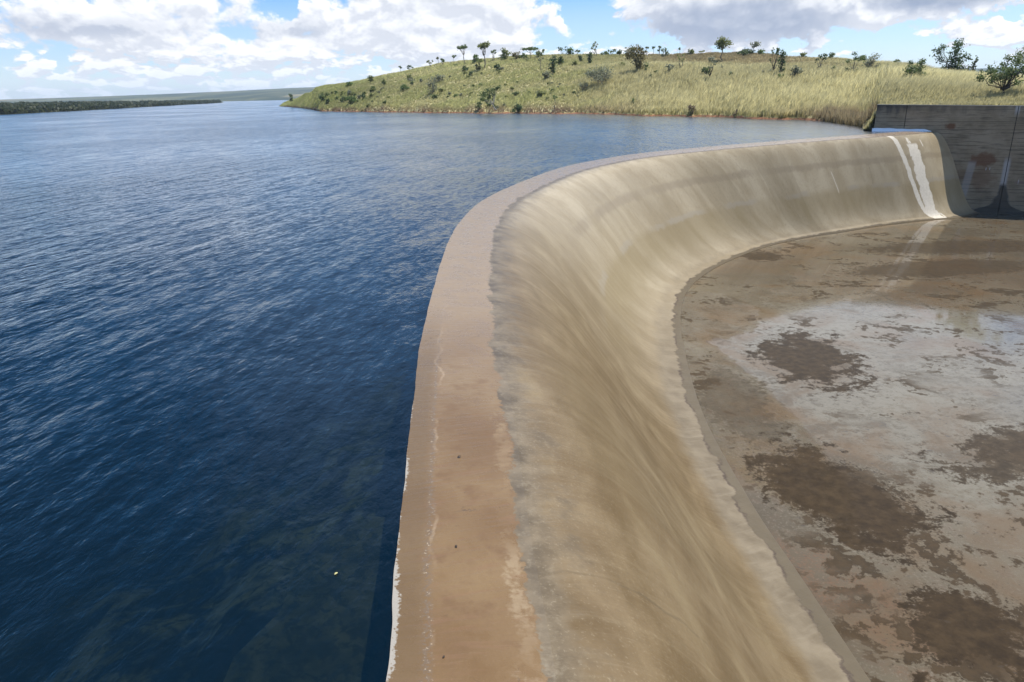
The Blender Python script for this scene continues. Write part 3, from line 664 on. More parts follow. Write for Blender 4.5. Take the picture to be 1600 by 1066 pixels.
# ------------------------------------------------------------------ vegetation materials
def leaf_mat(name, transl=.25, rough=.6, up=0.3):
    m, g = mat(name)
    c = g.col()
    # blades and leaves are curved and cupped: soften the flat card's normal towards the sky side
    nv = g.vm('NORMALIZE', g.vm('ADD', g.vm('SCALE', g.n("ShaderNodeNewGeometry").outputs['Normal'], 1.0 - up), (0, 0, up)))
    b = g.bsdf(Base_Color=c, Roughness=rough, Specular_IOR_Level=.25, Normal=nv)
    t = g.n("ShaderNodeBsdfTranslucent"); g.put(t.inputs[0], c)
    nb_ = g.vm('NORMALIZE', g.vm('ADD', g.vm('SCALE', g.n("ShaderNodeNewGeometry").outputs['Normal'], 1.0 - up), (0, 0, -up)))
    g.put(t.inputs['Normal'], nb_)
    x = g.n("ShaderNodeMixShader"); x.inputs[0].default_value = transl
    g.nt.links.new(b, x.inputs[1]); g.nt.links.new(t.outputs[0], x.inputs[2]); g.out(x.outputs[0])
    return m
m_grass = leaf_mat("tall_grass_blades", .5, .8, .70)
m_leaf = leaf_mat("cerrado_leaves", .4, .55, .4)
m_bark, g = mat("pale_bark"); P = g.pos(); n = g.noise(P, 4, 4, .6)
g.out(g.bsdf(Base_Color=g.mix(n, (.10, .08, .06), (.26, .23, .19)), Roughness=.95))
m_barkd, g = mat("dark_bark"); P = g.pos(); n = g.noise(P, 4, 4, .6)
g.out(g.bsdf(Base_Color=g.mix(n, (.035, .026, .02), (.10, .075, .055)), Roughness=.95))
m_barkw, g = mat("white_bark"); P = g.pos(); n = g.noise(P, 4, 4, .6)
g.out(g.bsdf(Base_Color=g.mix(n, (.34, .30, .25), (.52, .48, .42)), Roughness=.95))

# ------------------------------------------------------------------ grass
def smooth_noise(x, y, s, seed):
    r = np.random.default_rng(seed); out = 0
    for k in range(5):
        a = r.uniform(0, 6.28); f = s * r.uniform(.6, 1.8); out = out + np.sin((x * math.cos(a) + y * math.sin(a)) * f + r.uniform(0, 6.28))
    return out / 5 * .9 + .5
def blades(name, X, Y, Z, H, Wd, root, tip, nb, lean=.28, spread=.35, seed=1):
    r = np.random.default_rng(seed); n = len(X); N = n * nb
    X, Y, Z, H, Wd = (np.repeat(a, nb) for a in (X, Y, Z, H, Wd)); root = np.repeat(root, nb, 0); tip = np.repeat(tip, nb, 0)
    X = X + r.normal(0, .22, N) * np.clip(H, .3, 1.2); Y = Y + r.normal(0, .22, N) * np.clip(H, .3, 1.2)
    H = H * r.uniform(.6, 1.1, N)
    th = r.uniform(0, math.pi, N); wx, wy = np.cos(th) * Wd / 2, np.sin(th) * Wd / 2
    lx = H * (lean * r.uniform(.3, 1.5, N) + r.normal(0, spread, N) * .5); ly = H * r.normal(0, spread, N) * .6
    V = np.zeros((N, 5, 3))
    V[:, 0] = np.stack([X - wx, Y - wy, Z - .12], 1); V[:, 1] = np.stack([X + wx, Y + wy, Z - .12], 1)
    V[:, 2] = np.stack([X + wx * .8 + lx * .35, Y + wy * .8 + ly * .35, Z + H * .58], 1); V[:, 3] = np.stack([X - wx * .8 + lx * .35, Y - wy * .8 + ly * .35, Z + H * .58], 1)
    V[:, 4] = np.stack([X + lx, Y + ly, Z + H], 1)
    C = np.zeros((N, 5, 3)); j = r.uniform(.75, 1.25, (N, 1))
    C[:, 0] = C[:, 1] = root * j; C[:, 2] = C[:, 3] = (root * .35 + tip * .65) * j; C[:, 4] = tip * j
    b = (np.arange(N) * 5)[:, None]
    loops = (b + np.array([[0, 1, 2, 3, 3, 2, 4]])).ravel()
    starts = (np.arange(N)[:, None] * 7 + np.array([[0, 4]])).ravel()
    return np_mesh(name, V.reshape(-1, 3), loops, starts, m_grass, colors=C.reshape(-1, 3))

def scatter(n, a0, a1, s0, s1, power=1.0, seed=3):
    r = np.random.default_rng(seed)
    a = r.uniform(a0, a1, n); s = s0 + (s1 - s0) * r.uniform(0, 1, n) ** power
    ds, dr, zb = np.interp(a, AZ, DS), np.interp(a, AZ, DR), np.interp(a, AZ, ZB)
    dv = np.stack([np.sin(np.radians(a)), np.cos(np.radians(a))], 1)
    dsw = ((WA @ WN) + 2.6) / np.maximum(dv @ WN, .2)
    ds = np.where(zb > .2, np.maximum(ds * 0 + dsw, 0), ds)
    dd = ds + (dr - ds) * s
    z, ss = hgt(a, dd)
    ok = (z > .10) & ((z > .24) | (a < 4) | (a > 24.5))
    return a[ok], s[ok], dd[ok], dv[ok, 0] * dd[ok], dv[ok, 1] * dd[ok], z[ok]
def lerp(a, b, t): return np.asarray(a)[None, :] * (1 - t[:, None]) + np.asarray(b)[None, :] * t[:, None]
a, s, dd, x, y, z = scatter(84000, -16.6, 50.0, -.025, 1.05, 1.25)
n1 = np.clip(smooth_noise(x, y, .10, 11), 0, 1); n2 = np.clip(smooth_noise(x, y, .35, 12), 0, 1); n3 = np.clip(smooth_noise(x, y, .05, 14), 0, 1)
tall = np.clip((a - 4.0) / 6, 0, 1) * np.clip((.70 - s) / .30, 0, 1)
tall = np.maximum(tall, np.clip((a - 25) / 3, 0, 1))
H = .55 + .30 * n2 + tall * (.95 + .4 * n1)
shore = np.clip((.07 - s) / .07, 0, 1) * (a < 25.5)
H = H * (1 - .35 * shore)
H = H * np.where(a > 25.2, np.clip(.30 + (s - .02) * 4.5, .30, 1), 1)
gr = np.clip(.42 - .40 * tall + .5 * (n2 - .5) - .30 * np.clip((a - 2) / 8, 0, 1) + .35 * np.clip((-9 - a) / 4, 0, 1), 0, 1)
redf = np.clip((a - 8) / 4, 0, 1) * np.clip((s - .55) / .2, 0, 1) * np.clip((25 - a) / 5, 0, 1)
root = lerp((.42, .38, .14), (.27, .31, .085), gr); tip = lerp((.74, .66, .34), (.48, .51, .17), gr)
tip = tip * (1 - redf[:, None]) + np.array([.46, .37, .20]) * redf[:, None]; root = root * (1 - redf[:, None]) + np.array([.30, .24, .11]) * redf[:, None]
sh = shore[:, None] * np.clip(n3 * 1.6, 0, 1)[:, None]
tip = tip * (1 - sh) + np.array([.36, .25, .16]) * sh; root = root * (1 - sh) + np.array([.20, .13, .08]) * sh
tip = tip * (.72 + .5 * n1[:, None]) * rng.choice([.72, .95, 1.05, 1.25], len(a))[:, None]
tag(blades("tall_grass", x, y, z, H, (.05 + dd * .00042) * .8, root, tip, 7, seed=5), "pale straw coloured tall grass covering the peninsula slope", "grass", kind="stuff")
# mown lawn strip behind the wall
r2 = np.random.default_rng(21); t = r2.uniform(.5, 40, 9000); q = r2.uniform(.8, 3.4, 9000)
xy = WA + WD * t[:, None] + WN * q[:, None]
aa = np.degrees(np.arctan2(xy[:, 0], xy[:, 1])); d2 = np.hypot(xy[:, 0], xy[:, 1]); z2, _ = hgt(aa, d2)
n4 = np.clip(smooth_noise(xy[:, 0], xy[:, 1], .8, 15), 0, 1)
tag(blades("lawn_grass", xy[:, 0], xy[:, 1], z2, np.full(9000, .16) + .1 * n4, np.full(9000, .06), lerp((.07, .10, .03), (.10, .13, .04), n4), lerp((.13, .17, .05), (.22, .23, .09), n4), 4, lean=.1, seed=8), "short green lawn grass behind the wall top", "grass", kind="stuff")

# ------------------------------------------------------------------ trees and shrubs
GREENS = {'dark': ((.040, .068, .024), (.115, .165, .056)), 'mid': ((.060, .092, .026), (.16, .205, .062)), 'yellow': ((.10, .12, .030), (.25, .27, .075)),
          'pale': ((.12, .135, .075), (.26, .27, .165)), 'rust': ((.10, .085, .025), (.24, .20, .060)), 'fresh': ((.060, .105, .022), (.15, .215, .055)), 'brown': ((.06, .04, .025), (.17, .115, .075))}
def tube(V, F, pts, r0, r1, seg=6):
    b0 = len(V); n = len(pts)
    for i, p in enumerate(pts):
        d_ = (pts[min(i + 1, n - 1)] - pts[max(i - 1, 0)]); d_ = d_ / (np.linalg.norm(d_) + 1e-9)
        a_ = np.cross(d_, [0.31, .95, .1]); a_ /= np.linalg.norm(a_); b_ = np.cross(d_, a_)
        rr = r0 + (r1 - r0) * i / (n - 1)
        for k in range(seg):
            th = 2 * math.pi * k / seg; V.append(p + rr * (math.cos(th) * a_ + math.sin(th) * b_))
    for i in range(n - 1):
        for k in range(seg):
            F.append((b0 + i * seg + k, b0 + i * seg + (k + 1) % seg, b0 + (i + 1) * seg + (k + 1) % seg, b0 + (i + 1) * seg + k))
    F.append(tuple(b0 + k for k in range(seg))[::-1]); F.append(tuple(b0 + (n - 1) * seg + k for k in range(seg)))
def limb(r, p, q, n=5, wig=.06):
    L_ = np.linalg.norm(q - p); t = np.linspace(0, 1, n)[:, None]
    pts = p + (q - p) * t; pts[:, 2] += (np.sin(t[:, 0] * math.pi) * -.05 * L_)
    pts[1:-1] += r.normal(0, wig * L_, (n - 2, 3)); return pts
def leaves(r, clumps, size, dens, pal):
    """clumps (x,y,z,rx,rz) -> leaf cards spread through their volume, gaps left between clumps"""
    Vs = []; Cs = []
    lo, hi_ = (np.array(p) for p in GREENS[pal])
    for (cx, cy, cz, rx, rz) in clumps:
        n = max(10, int(dens * (rx * rx * rz) ** .667 / size ** 2))
        u_ = r.normal(0, 1, (n, 3)); u_ /= np.linalg.norm(u_, axis=1)[:, None]; rad = r.uniform(0, 1, (n, 1)) ** .45
        u_ = u_ * rad * (1 + .25 * r.normal(0, 1, (n, 1)))
        c_ = np.array([cx, cy, cz]) + u_ * np.array([rx, rx, rz])
        nrm_ = u_ + r.normal(0, .7, (n, 3)) + np.array([0, 0, .5]); nrm_ /= np.linalg.norm(nrm_, axis=1)[:, None]
        a_ = np.cross(nrm_, r.normal(0, 1, (n, 3))); a_ /= np.linalg.norm(a_, axis=1)[:, None]; b_ = np.cross(nrm_, a_)
        sz = size * r.uniform(.6, 1.35, (n, 1))
        Vs.append(np.stack([c_ - a_ * sz * .5, c_ + b_ * sz * .36, c_ + a_ * sz * .55, c_ - b_ * sz * .36], 1))
        t = np.clip(r.uniform(0, 1, (n, 1)) * .8 + r.uniform(-.15, .3), 0, 1)
        Cs.append(np.repeat((lo + (hi_ - lo) * t)[:, None, :], 4, 1))
    V = np.concatenate(Vs).reshape(-1, 3); C = np.concatenate(Cs).reshape(-1, 3)
    return V, C
def plant(name, cat, label, u, vb, vt, wpx, style, pal='mid', bark=None, group=None, lobes=None, lean=0.0, dens=1.0, seed=None, off=0):
    r = np.random.default_rng(int(u * 13 + vb) if seed is None else seed)
    if u > 1000 and 100 < vb < 150: vb += 8   # its foot stands hidden in the tall grass
    p, dist = at_ground(u, vb)
    dep = float((p - EYEP) @ _F); k = dep / FPX
    H = max(.5, (vb - vt) * k); W = max(.4, wpx * k) * .5
    leaf = max(.18, dist * .0020) * (1.0 if H > 2 else .8)
    root = empty(name, p)
    tag(root, label, cat, group)
    cl = []; V = []; F = []
    tr = max(.05, H * .022); top = None
    if lobes is None:
        if style == 'umbrella':
            for i in range(9):
                th = i / 9 * 6.283 + r.uniform(-.3, .3); q = r.uniform(.35, 1) if i else 0
                cl.append((lean * H + math.cos(th) * W * q * .72, math.sin(th) * W * q * .72, H * r.uniform(.84, .93), W * .36, H * .085))
        elif style == 'round':
            for i in range(11):
                v_ = r.normal(0, 1, 3); v_ /= np.linalg.norm(v_); q = r.uniform(.3, .8)
                cl.append((lean * H + v_[0] * W * q, v_[1] * W * q, H * (.70 + v_[2] * .22 * q), W * .40, H * .11))
        elif style == 'tufts':
            for i in range(7):
                th = r.uniform(0, 6.283); q = r.uniform(.2, .85)
                cl.append((lean * H + math.cos(th) * W * q, math.sin(th) * W * q, H * r.uniform(.50, .93), W * r.uniform(.22, .34), H * .075))
        elif style == 'column':
            for i in range(8): cl.append((lean * H * i / 8 + r.normal(0, .15) * W, r.normal(0, .2) * W, H * (.16 + .80 * i / 8), W * r.uniform(.45, .75), H * .10))
        elif style == 'sapling':
            for i in range(4): cl.append((lean * H + r.normal(0, .35) * W, r.normal(0, .35) * W, H * r.uniform(.72, .95), W * .38, H * .085))
        else:  # bush / twiggy
            for i in range(13):
                th = r.uniform(0, 6.283); q = r.uniform(.1, .78); zz = r.uniform(.22, .85) * (1 - .35 * q * q)
                cl.append((lean * H * zz + math.cos(th) * W * q, math.sin(th) * W * q, H * zz, W * r.uniform(.26, .40), H * r.uniform(.13, .2)))
    else:
        for (lx, lz, lr) in lobes: cl.append((lx * k, r.normal(0, .3) * W, (lz) * k, lr * k, lr * k * .85))
    cl = [(q[0], q[1], q[2], q[3] * 1.18, q[4] * 1.18) for q in cl]
    fork = np.array([lean * H * .35, 0, H * {'umbrella': .48, 'round': .45, 'tufts': .22, 'column': .12, 'sapling': .6}.get(style, .10)])
    if lobes is not None and style == 'lean': fork = np.array([lean * H, 0, H * .22])
    base = np.array([0, 0, -.25])
    if style == 'tufts':
        stems = 2 + int(r.integers(0, 2)); feet = [np.array([r.normal(0, .12) * W, r.normal(0, .1) * W, -.25]) for _ in range(stems)]
    else: feet = [base]
    if style not in ('bush', 'twiggy'):
        for f_ in feet: tube(V, F, limb(r, f_, fork + (f_ - base) * 1.5 * np.array([1, 1, 0]), 6, .04), tr * 1.25, tr * .8, 7)
    for i, c_ in enumerate(cl):
        q = np.array(c_[:3]); f_ = feet[i % len(feet)]
        st = fork + (f_ - base) * 1.5 * np.array([1, 1, 0]) if style not in ('bush', 'twiggy') else np.array([r.normal(0, .18) * W, r.normal(0, .18) * W, -.2])
        tube(V, F, limb(r, st, q, 5, .05), tr * .55, tr * .18, 5)
        if style == 'twiggy':
            for _ in range(5): tube(V, F, limb(r, q * .6, q + r.normal(0, .3, 3) * np.array([W, W, H * .45]), 4, .06), tr * .28, tr * .10, 4)
    bm_ = bark or m_bark
    mesh_obj("trunk" if style not in ('bush', 'twiggy') else "stem", V, F, bm_, root, smooth=True)
    LV, LC = leaves(r, cl, leaf, dens * (14.0 if style != 'twiggy' else 4.5), pal)
    n = len(LV) // 4
    np_mesh("crown", LV, np.arange(n * 4), np.arange(n) * 4, m_leaf, root, colors=LC)
    return root

B, T, S_ = 'bush', 'tree', 'shrub'
SKYG = 'small trees along the hill skyline'
plant('umbrella_tree', T, 'flat topped umbrella tree with a slim pale trunk, leftmost of the skyline pair', 726, 100, 73, 21, 'umbrella', 'mid', lean=-.08)
plant('umbrella_tree', T, 'flat topped umbrella tree with a forked pale trunk, right one of the skyline pair', 757, 107, 69.5, 27, 'umbrella', 'yellow')
plant('shrub', S_, 'round green shrub on the skyline between the two umbrella trees', 744, 99, 85, 15, B, 'fresh')
plant('small_tree', T, 'small leafy tree touching the right side of the right umbrella tree', 771, 96, 77, 12, 'tufts', 'mid')
plant('shrub', S_, 'wide leafy green shrub on the skyline right of the umbrella trees', 788, 95, 77, 21, B, 'yellow')
plant('shrub', S_, 'yellowish shrub on the skyline just before the low wide canopy', 807, 94, 80, 15, B, 'rust')
plant('broad_tree', T, 'low wide tree with a dark spreading canopy on the skyline', 829, 93, 75.5, 31, 'umbrella', 'mid')
plant('small_tree', T, 'tiny round skyline tree to the right of the low wide canopy', 849, 86, 75.5, 7, 'sapling', 'mid')
plant('shrub', S_, 'low dark pair of leafy clumps on the skyline above the dark columnar shrub', 879, 86, 72.5, 19, 'tufts', 'dark')
plant('shrub', S_, 'small tufted shrub on the skyline left of the open crowned tree', 902, 85, 74, 10, 'tufts', 'mid')
plant('open_tree', T, 'open crowned skyline tree on the highest part of the grassy hill', 930, 90, 67, 17, 'tufts', 'yellow', dens=.8)
plant('shrub', S_, 'low flat shrub beside the open crowned skyline tree', 945, 85, 77, 14, B, 'mid')
plant('shrub', S_, 'dark rounded skyline shrub behind the orange tinted tree', 968, 86, 77, 10, B, 'dark')
plant('small_tree', T, 'skyline tree with grey green tufts peeking over the orange tinted tree', 980, 83, 69.5, 11, 'tufts', 'pale')
plant('sapling', T, 'thin sapling with sparse tufts on the skyline under the grey cloud', 1010, 84, 70, 10, 'sapling', 'pale', dens=.7)
plant('sapling', T, 'thin sapling with a single round head on the skyline', 1021, 83, 69, 8, 'sapling', 'dark')
plant('shrub', S_, 'twiggy dark shrub on the skyline right of the saplings', 1039, 91, 73, 12, 'twiggy', 'mid')
plant('sapling', T, 'very small thin sapling over the pale cloud strip', 1062, 84, 72.5, 5, 'sapling', 'mid')
plant('small_tree', T, 'spindly pale tree with few leaves on the reddish grass field', 1063, 103, 84, 15, 'tufts', 'yellow', dens=.6)
plant('round_tree', T, 'tall round crowned tree on a thin trunk, standing highest against the grey cloud', 1126, 97, 57, 29, 'round', 'yellow', lean=.08)
plant('open_tree', T, 'thin tree with a black stem and sparse crown below the tall round tree', 1110, 121, 89, 22, 'tufts', 'pale', m_barkd, dens=.55)
plant('shrub', S_, 'dark dense low bush at the foot of the pale slanting tree', 1165, 89, 76, 25, B, 'dark')
plant('slanting_tree', T, 'pale thin crowned tree slanting right above a dark bush', 1174, 88, 63.5, 17, 'round', 'pale', lean=.22, dens=.6)
plant('small_tree', T, 'slim tree with a tufted head in the tall grass, left of a close pair', 1209, 112, 75, 16, 'tufts', 'mid', m_barkd)
plant('small_tree', T, 'slim tree with drooping dark leaves in the tall grass, right of a close pair', 1220, 114, 79, 15, 'column', 'dark', m_barkd)
plant('shrub', S_, 'grey green shrub half sunk in the pale grass below the close pair of slim trees', 1243, 119, 102, 19, B, 'pale')
plant('small_tree', T, 'dark leaning tufted tree rising from the tall grass on the right', 1277, 106, 83, 20, 'tufts', 'dark', lean=.15)
plant('small_tree', T, 'stalked tree with separate ball shaped leaf heads in the grass', 1331, 112, 76, 21, 'tufts', 'mid', lobes=[(-7, 22, 4.2), (1, 33, 4.0), (8, 25, 4.5), (-8, 10, 4.5), (2, 27, 3.2), (5, 9, 3.5)])
plant('shrub', S_, 'wide twiggy grey shrub behind the tall grass near the wall', 1359, 103, 82, 32, 'twiggy', 'pale')
plant('shrub', S_, 'small flat twiggy shrub on the skyline left of the dense round bush', 1399, 99, 84, 16, 'twiggy', 'mid', lean=.2)
plant('dense_bush', 'bush', 'dense rounded green bush standing above the grass over the concrete wall', 1428, 125, 84, 40, B, 'mid', lobes=[(-10, 10, 9), (0, 9, 9), (10, 11, 9), (-12, 22, 8), (-3, 24, 8), (8, 25, 9), (13, 33, 5), (-11, 33, 4.5), (4, 35, 5), (1, 18, 9), (-7, 5, 8), (9, 4, 8)])
plant('big_tree', T, 'largest tree on the right with several upright leafy lobes against blue sky', 1485, 116, 57, 50, 'tufts', 'dark', m_barkd, lobes=[(-23, 44, 8), (-17, 50, 6), (-19, 32, 7), (-8, 30, 7), (-1, 53, 8), (6, 51, 7), (0, 41, 8), (4, 32, 8), (-6, 20, 9), (3, 20, 9), (16, 36, 6), (19, 33, 5), (14, 28, 5), (11, 45, 4), (10, 14, 8), (-2, 10, 10), (-9, 9, 8), (17, 9, 8)])
plant('columnar_shrub', S_, 'narrow upright dark shrub directly right of the largest tree', 1516, 114, 82, 9, 'column', 'dark', m_barkd, lean=.12)
plant('shrub', S_, 'low dark bush filling the gap at the right foot of the largest tree', 1505, 116, 97, 22, B, 'dark')
plant('dense_bush', 'bush', 'dark leafy bush on the skyline behind the low spreading tree', 1545, 107, 85, 34, B, 'dark')
plant('spreading_tree', T, 'low spreading tree with a crooked dark trunk above the right part of the wall', 1556, 158, 86, 92, 'lean', 'mid', m_barkd, lean=.12,
      lobes=[(-24, 36, 8), (-14, 37, 8), (-5, 38, 8), (-20, 42, 6), (4, 44, 10), (0, 30, 7), (10, 34, 9), (12, 52, 9), (20, 58, 9), (22, 44, 9), (30, 62, 9), (32, 50, 9), (40, 68, 10), (44, 56, 9), (50, 66, 9), (10, 62, 6), (28, 36, 7), (40, 44, 8), (16, 26, 6), (52, 74, 8)])
plant('orange_tinted_tree', T, 'bushy tree with orange green leaves and a slanting trunk in the middle of the hill', 997, 114, 74, 32, 'tufts', 'rust', lobes=[(-15, 30, 7), (-8, 34, 7), (0, 34, 7), (6, 30, 6), (-9, 25, 7), (-1, 25, 8), (7, 22, 6), (-4, 17, 7), (2, 13, 6), (6, 9, 5), (-1, 8, 4), (-16, 24, 5)])
plant('gray_shrub', S_, 'largest grey green twiggy shrub on the middle of the slope', 941, 134, 102, 58, 'twiggy', 'pale', dens=1.6)
plant('shrub', S_, 'grey shrub at the lower left foot of the largest twiggy shrub', 914, 142, 127, 22, 'twiggy', 'pale')
plant('columnar_shrub', S_, 'very dark upright shrub of stacked leaf clumps on the slope', 864, 117, 88, 15, 'column', 'dark', m_barkd)
plant('small_tree', T, 'thin pale small tree left of the very dark upright shrub', 845, 112, 90, 10, 'sapling', 'pale')
plant('shrub', S_, 'grey green shrub just below the very dark upright shrub', 853, 125, 111, 17, B, 'pale')
plant('shrub', S_, 'broad green shrub right behind the very dark upright shrub', 874, 103, 88, 17, B, 'mid')
plant('shrub', S_, 'pale green shrub left of two dark rounded shrubs near the hilltop', 898, 104, 92, 10, B, 'yellow')
plant('shrub', S_, 'small dark rounded shrub near the hilltop, left of the taller one', 906, 98, 86.5, 9, B, 'dark')
plant('columnar_shrub', S_, 'taller dark rounded shrub under the open crowned skyline tree', 921, 102, 82, 13, 'column', 'dark')
plant('dark_shrub', S_, 'dark leafy shrub on the slope below the wide skyline shrubs', 777, 111, 100, 14, B, 'dark')
plant('dark_shrub', S_, 'dark small shrub under the left umbrella tree', 728, 113, 103, 12, B, 'dark')
plant('dark_shrub', S_, 'little dark green shrub a step downhill from the shrub under the umbrella tree', 736, 119, 111, 9, B, 'dark')
plant('dark_shrub', S_, 'upright dark shrub in front of the right umbrella tree trunk', 747, 111, 99, 10, B, 'rust')
plant('white_trunk_tree', T, 'tree leaning left over the lake shore on bare white trunks', 776, 173, 137, 34, 'lean', 'mid', m_barkw, lean=-.15,
      lobes=[(-22, 22, 6), (-16, 25, 6), (-11, 21, 6), (-6, 30, 5), (-1, 31, 5), (3, 33, 4.5), (-12, 29, 5), (-19, 17, 4.5), (-5, 24, 4)])
plant('shore_bush', 'bush', 'dark rounded bush at the very edge of the lake below the hill', 808, 177, 163, 24, B, 'dark')
plant('shore_bush', 'bush', 'small leafy bush at the waterline beside the leaning white trunked tree', 749, 175, 163, 13, B, 'mid')
plant('small_tree', T, 'small thin tree rising from the shore grass right of the dark lakeside bush', 867, 171, 151, 11, 'sapling', 'fresh')
plant('dry_bush', 'bush', 'dry dark twiggy bush on the shore below the tall grass', 1079, 181, 163, 18, 'twiggy', 'brown', m_barkd)
plant('dry_bush', 'bush', 'small dry brown bush on the red shore, nearer the concrete wall', 1149, 183, 172, 14, 'twiggy', 'brown', m_barkd)
plant('shore_bush', 'bush', 'tiny bright green bush on the red earth by the water', 1192, 185, 177, 10, B, 'fresh')
plant('shore_bush', 'bush', 'little green shrub in the shore grass beneath the tall pale stand', 989, 166, 154, 9, B, 'fresh')
plant('tip_shrub', S_, 'dark upright shrub on the far left tip of the peninsula', 456, 160, 147, 8, 'column', 'dark')
plant('sapling', T, 'small round headed sapling on the left shoulder of the hill', 626, 112, 102, 7, 'sapling', 'dark')
plant('shrub', S_, 'leafy dark shrub with two tops on the left shoulder of the hill', 640, 114, 102, 14, 'tufts', 'dark')
plant('shrub', S_, 'pale spiky shrub standing up on the skyline left of the umbrella trees', 672, 106, 94.5, 12, 'tufts', 'yellow', dens=.7)
plant('sapling', T, 'bare dead looking grey sapling on the hill skyline', 685, 102, 88, 5, 'sapling', 'pale', dens=.25)
plant('sapling', T, 'short round headed sapling close to the left umbrella tree', 709, 99, 87, 7, 'sapling', 'mid')
plant('shrub', S_, 'yellow green shrub on the lower left skyline of the peninsula', 580, 130, 117, 11, B, 'yellow')
plant('shrub', S_, 'small dark shrub on the slope under the lower left skyline shrub', 600, 134, 124, 8, B, 'mid')
plant('shrub', S_, 'rounded green shrub near the peninsula tip, upper of two', 504, 159, 146, 15, B, 'mid')
plant('shrub', S_, 'little green shrub near the peninsula tip, lower of two', 512, 164, 154, 10, B, 'dark')
plant('shrub', S_, 'wide bright green shrub above the left shore of the peninsula', 549, 163, 150, 23, B, 'fresh')
plant('shrub', S_, 'small dark round shrub above the wide bright green shrub', 568, 155, 146, 9, B, 'dark')
plant('gray_shrub', S_, 'grey green spiky shrub in the middle of the left slope', 674, 148, 127, 23, 'twiggy', 'pale', dens=1.3)
plant('gray_shrub', S_, 'broad pale shrub with whitish leaves high on the left slope', 684, 130, 117, 30, 'twiggy', 'pale', dens=1.5)
plant('shrub', S_, 'spreading green shrub left of the grey spiky shrub', 634, 142, 132, 18, B, 'fresh')
plant('dark_shrub', S_, 'dark shrub on the bright green skyline at the lower left of the peninsula', 546, 136, 127, 14, B, 'fresh')
# more small trees and shrubs standing along the skyline
r7 = np.random.default_rng(77)
for i, (u, h_, w_) in enumerate([(693, 8, 8), (735, 9, 9), (752, 7, 14), (797, 10, 11), (817, 8, 12), (842, 9, 12), (858, 8, 10), (890, 10, 11), (914, 7, 10), (955, 9, 12), (990, 9, 11), (1000, 8, 9), (1030, 10, 8), (1050, 8, 10), (1078, 9, 12), (1095, 8, 14), (1142, 7, 12), (1190, 9, 14), (1235, 8, 16), (1256, 10, 14), (1300, 11, 14), (1316, 8, 12), (1345, 12, 16), (1376, 11, 18)]):
    vb = float(np.interp(u, [690, 730, 760, 800, 850, 900, 1000, 1100, 1200, 1300, 1400], [104, 101, 99, 94, 89, 87, 86, 87, 88, 93, 99]))
    if i % 5 in (1, 3): continue
    h_, w_ = h_ * r7.uniform(.9, 1.6), w_ * r7.uniform(.9, 1.5)
    plant('skyline_shrub', S_, 'small leafy shrub among those lining the top of the grassy hill', u, vb, vb - h_, w_, 'tufts' if i % 3 == 0 else B, ['mid', 'yellow', 'pale', 'mid', 'fresh'][int(r7.integers(0, 5))], group='small shrubs lining the hilltop')
# low scrub: many alike
r3 = np.random.default_rng(33)
for i in range(105):
    u = r3.uniform(500, 930) if i < 83 else r3.uniform(930, 1330)
    lo_ = np.interp(u, [480, 560, 650, 760, 900, 1330], [152, 132, 112, 104, 98, 104]); hi_ = np.interp(u, [480, 700, 1100, 1330], [166, 172, 176, 172])
    if u > 930: hi_ = lo_ + 25
    v = r3.uniform(lo_ + 3, hi_ - 3)
    if i % 3 and 0 < i < 83: u, v = min(max(pu + r3.normal(0, 14), 498), 940), pv + r3.normal(0, 5)   # they grow in loose patches
    v = min(max(v, float(np.interp(u, [480, 560, 650, 760, 900, 1330], [152, 132, 112, 104, 98, 104])) + 2), float(np.interp(u, [480, 700, 1100, 1330], [166, 172, 176, 172])))
    pu, pv = u, v
    sz = r3.uniform(3, 7) if r3.uniform() < .7 else r3.uniform(7, 12)
    pal_ = ['mid', 'fresh', 'pale', 'yellow', 'mid', 'pale', 'yellow'][int(r3.integers(0, 7))]
    plant('low_scrub', S_, 'knee high leafy scrub plant dotted among the grass of the hillside', u, v + 1, v - sz * .8, sz * 1.3, B, pal_, group='low scrub plants dotted over the grassy hill', dens=.8)
# reedy dry weeds at the wall end
r4 = np.random.default_rng(44); N4 = 900
aa = r4.uniform(22.8, 26.0, N4); d4 = np.interp(aa, [22.8, 26.0], [124, 101]) + r4.uniform(.5, 6, N4); z4, _ = hgt(aa, d4)
tag(blades("dry_weeds", d4 * np.sin(np.radians(aa)), d4 * np.cos(np.radians(aa)), np.maximum(z4, 0.02), r4.uniform(.8, 2.1, N4), np.full(N4, .07), lerp((.11, .085, .045), (.15, .12, .05), r4.uniform(0, 1, N4)), lerp((.30, .22, .13), (.40, .34, .19), r4.uniform(0, 1, N4)), 5, lean=.15, spread=.5, seed=9),
    "dry reedy weeds at the water beside the wall end", "weeds", kind="stuff")

# ------------------------------------------------------------------ far shores
m_wood, g = mat("far_forest_floor"); P = g.pos(); n = g.noise(P, .02, 6, .6)
g.out(g.bsdf(Base_Color=g.mix(n, (.03, .04, .02), (.07, .07, .03)), Roughness=1))
def strip(name, pts, mat_):
    """pts list of (az, d_shore, d_back, z_back)"""
    G = np.zeros((len(pts), 7, 3))
    for i, (a, d0, d1, zb) in enumerate(pts):
        for k, t in enumerate((-.02, 0, .03, .2, .5, .8, 1.0)):
            dd = d0 + (d1 - d0) * t; zz = -1 if t < 0 else (0 if t == 0 else zb * (t ** .7))
            G[i, k] = (dd * math.sin(R(a)), dd * math.cos(R(a)), zz)
    return tag(grid_obj(name, G, mat_), kind="structure")
bank = [(-60, 330, 700, 4), (-45, 380, 760, 4), (-38, 420, 800, 4), (-33.5, 455, 860, 3.5), (-30, 530, 950, 3.0), (-27, 640, 1050, 2.5), (-24, 830, 1250, 2), (-21.5, 1080, 1450, 1.5), (-20.4, 1280, 1500, 1.0)]
strip("far_bank", bank, m_wood)
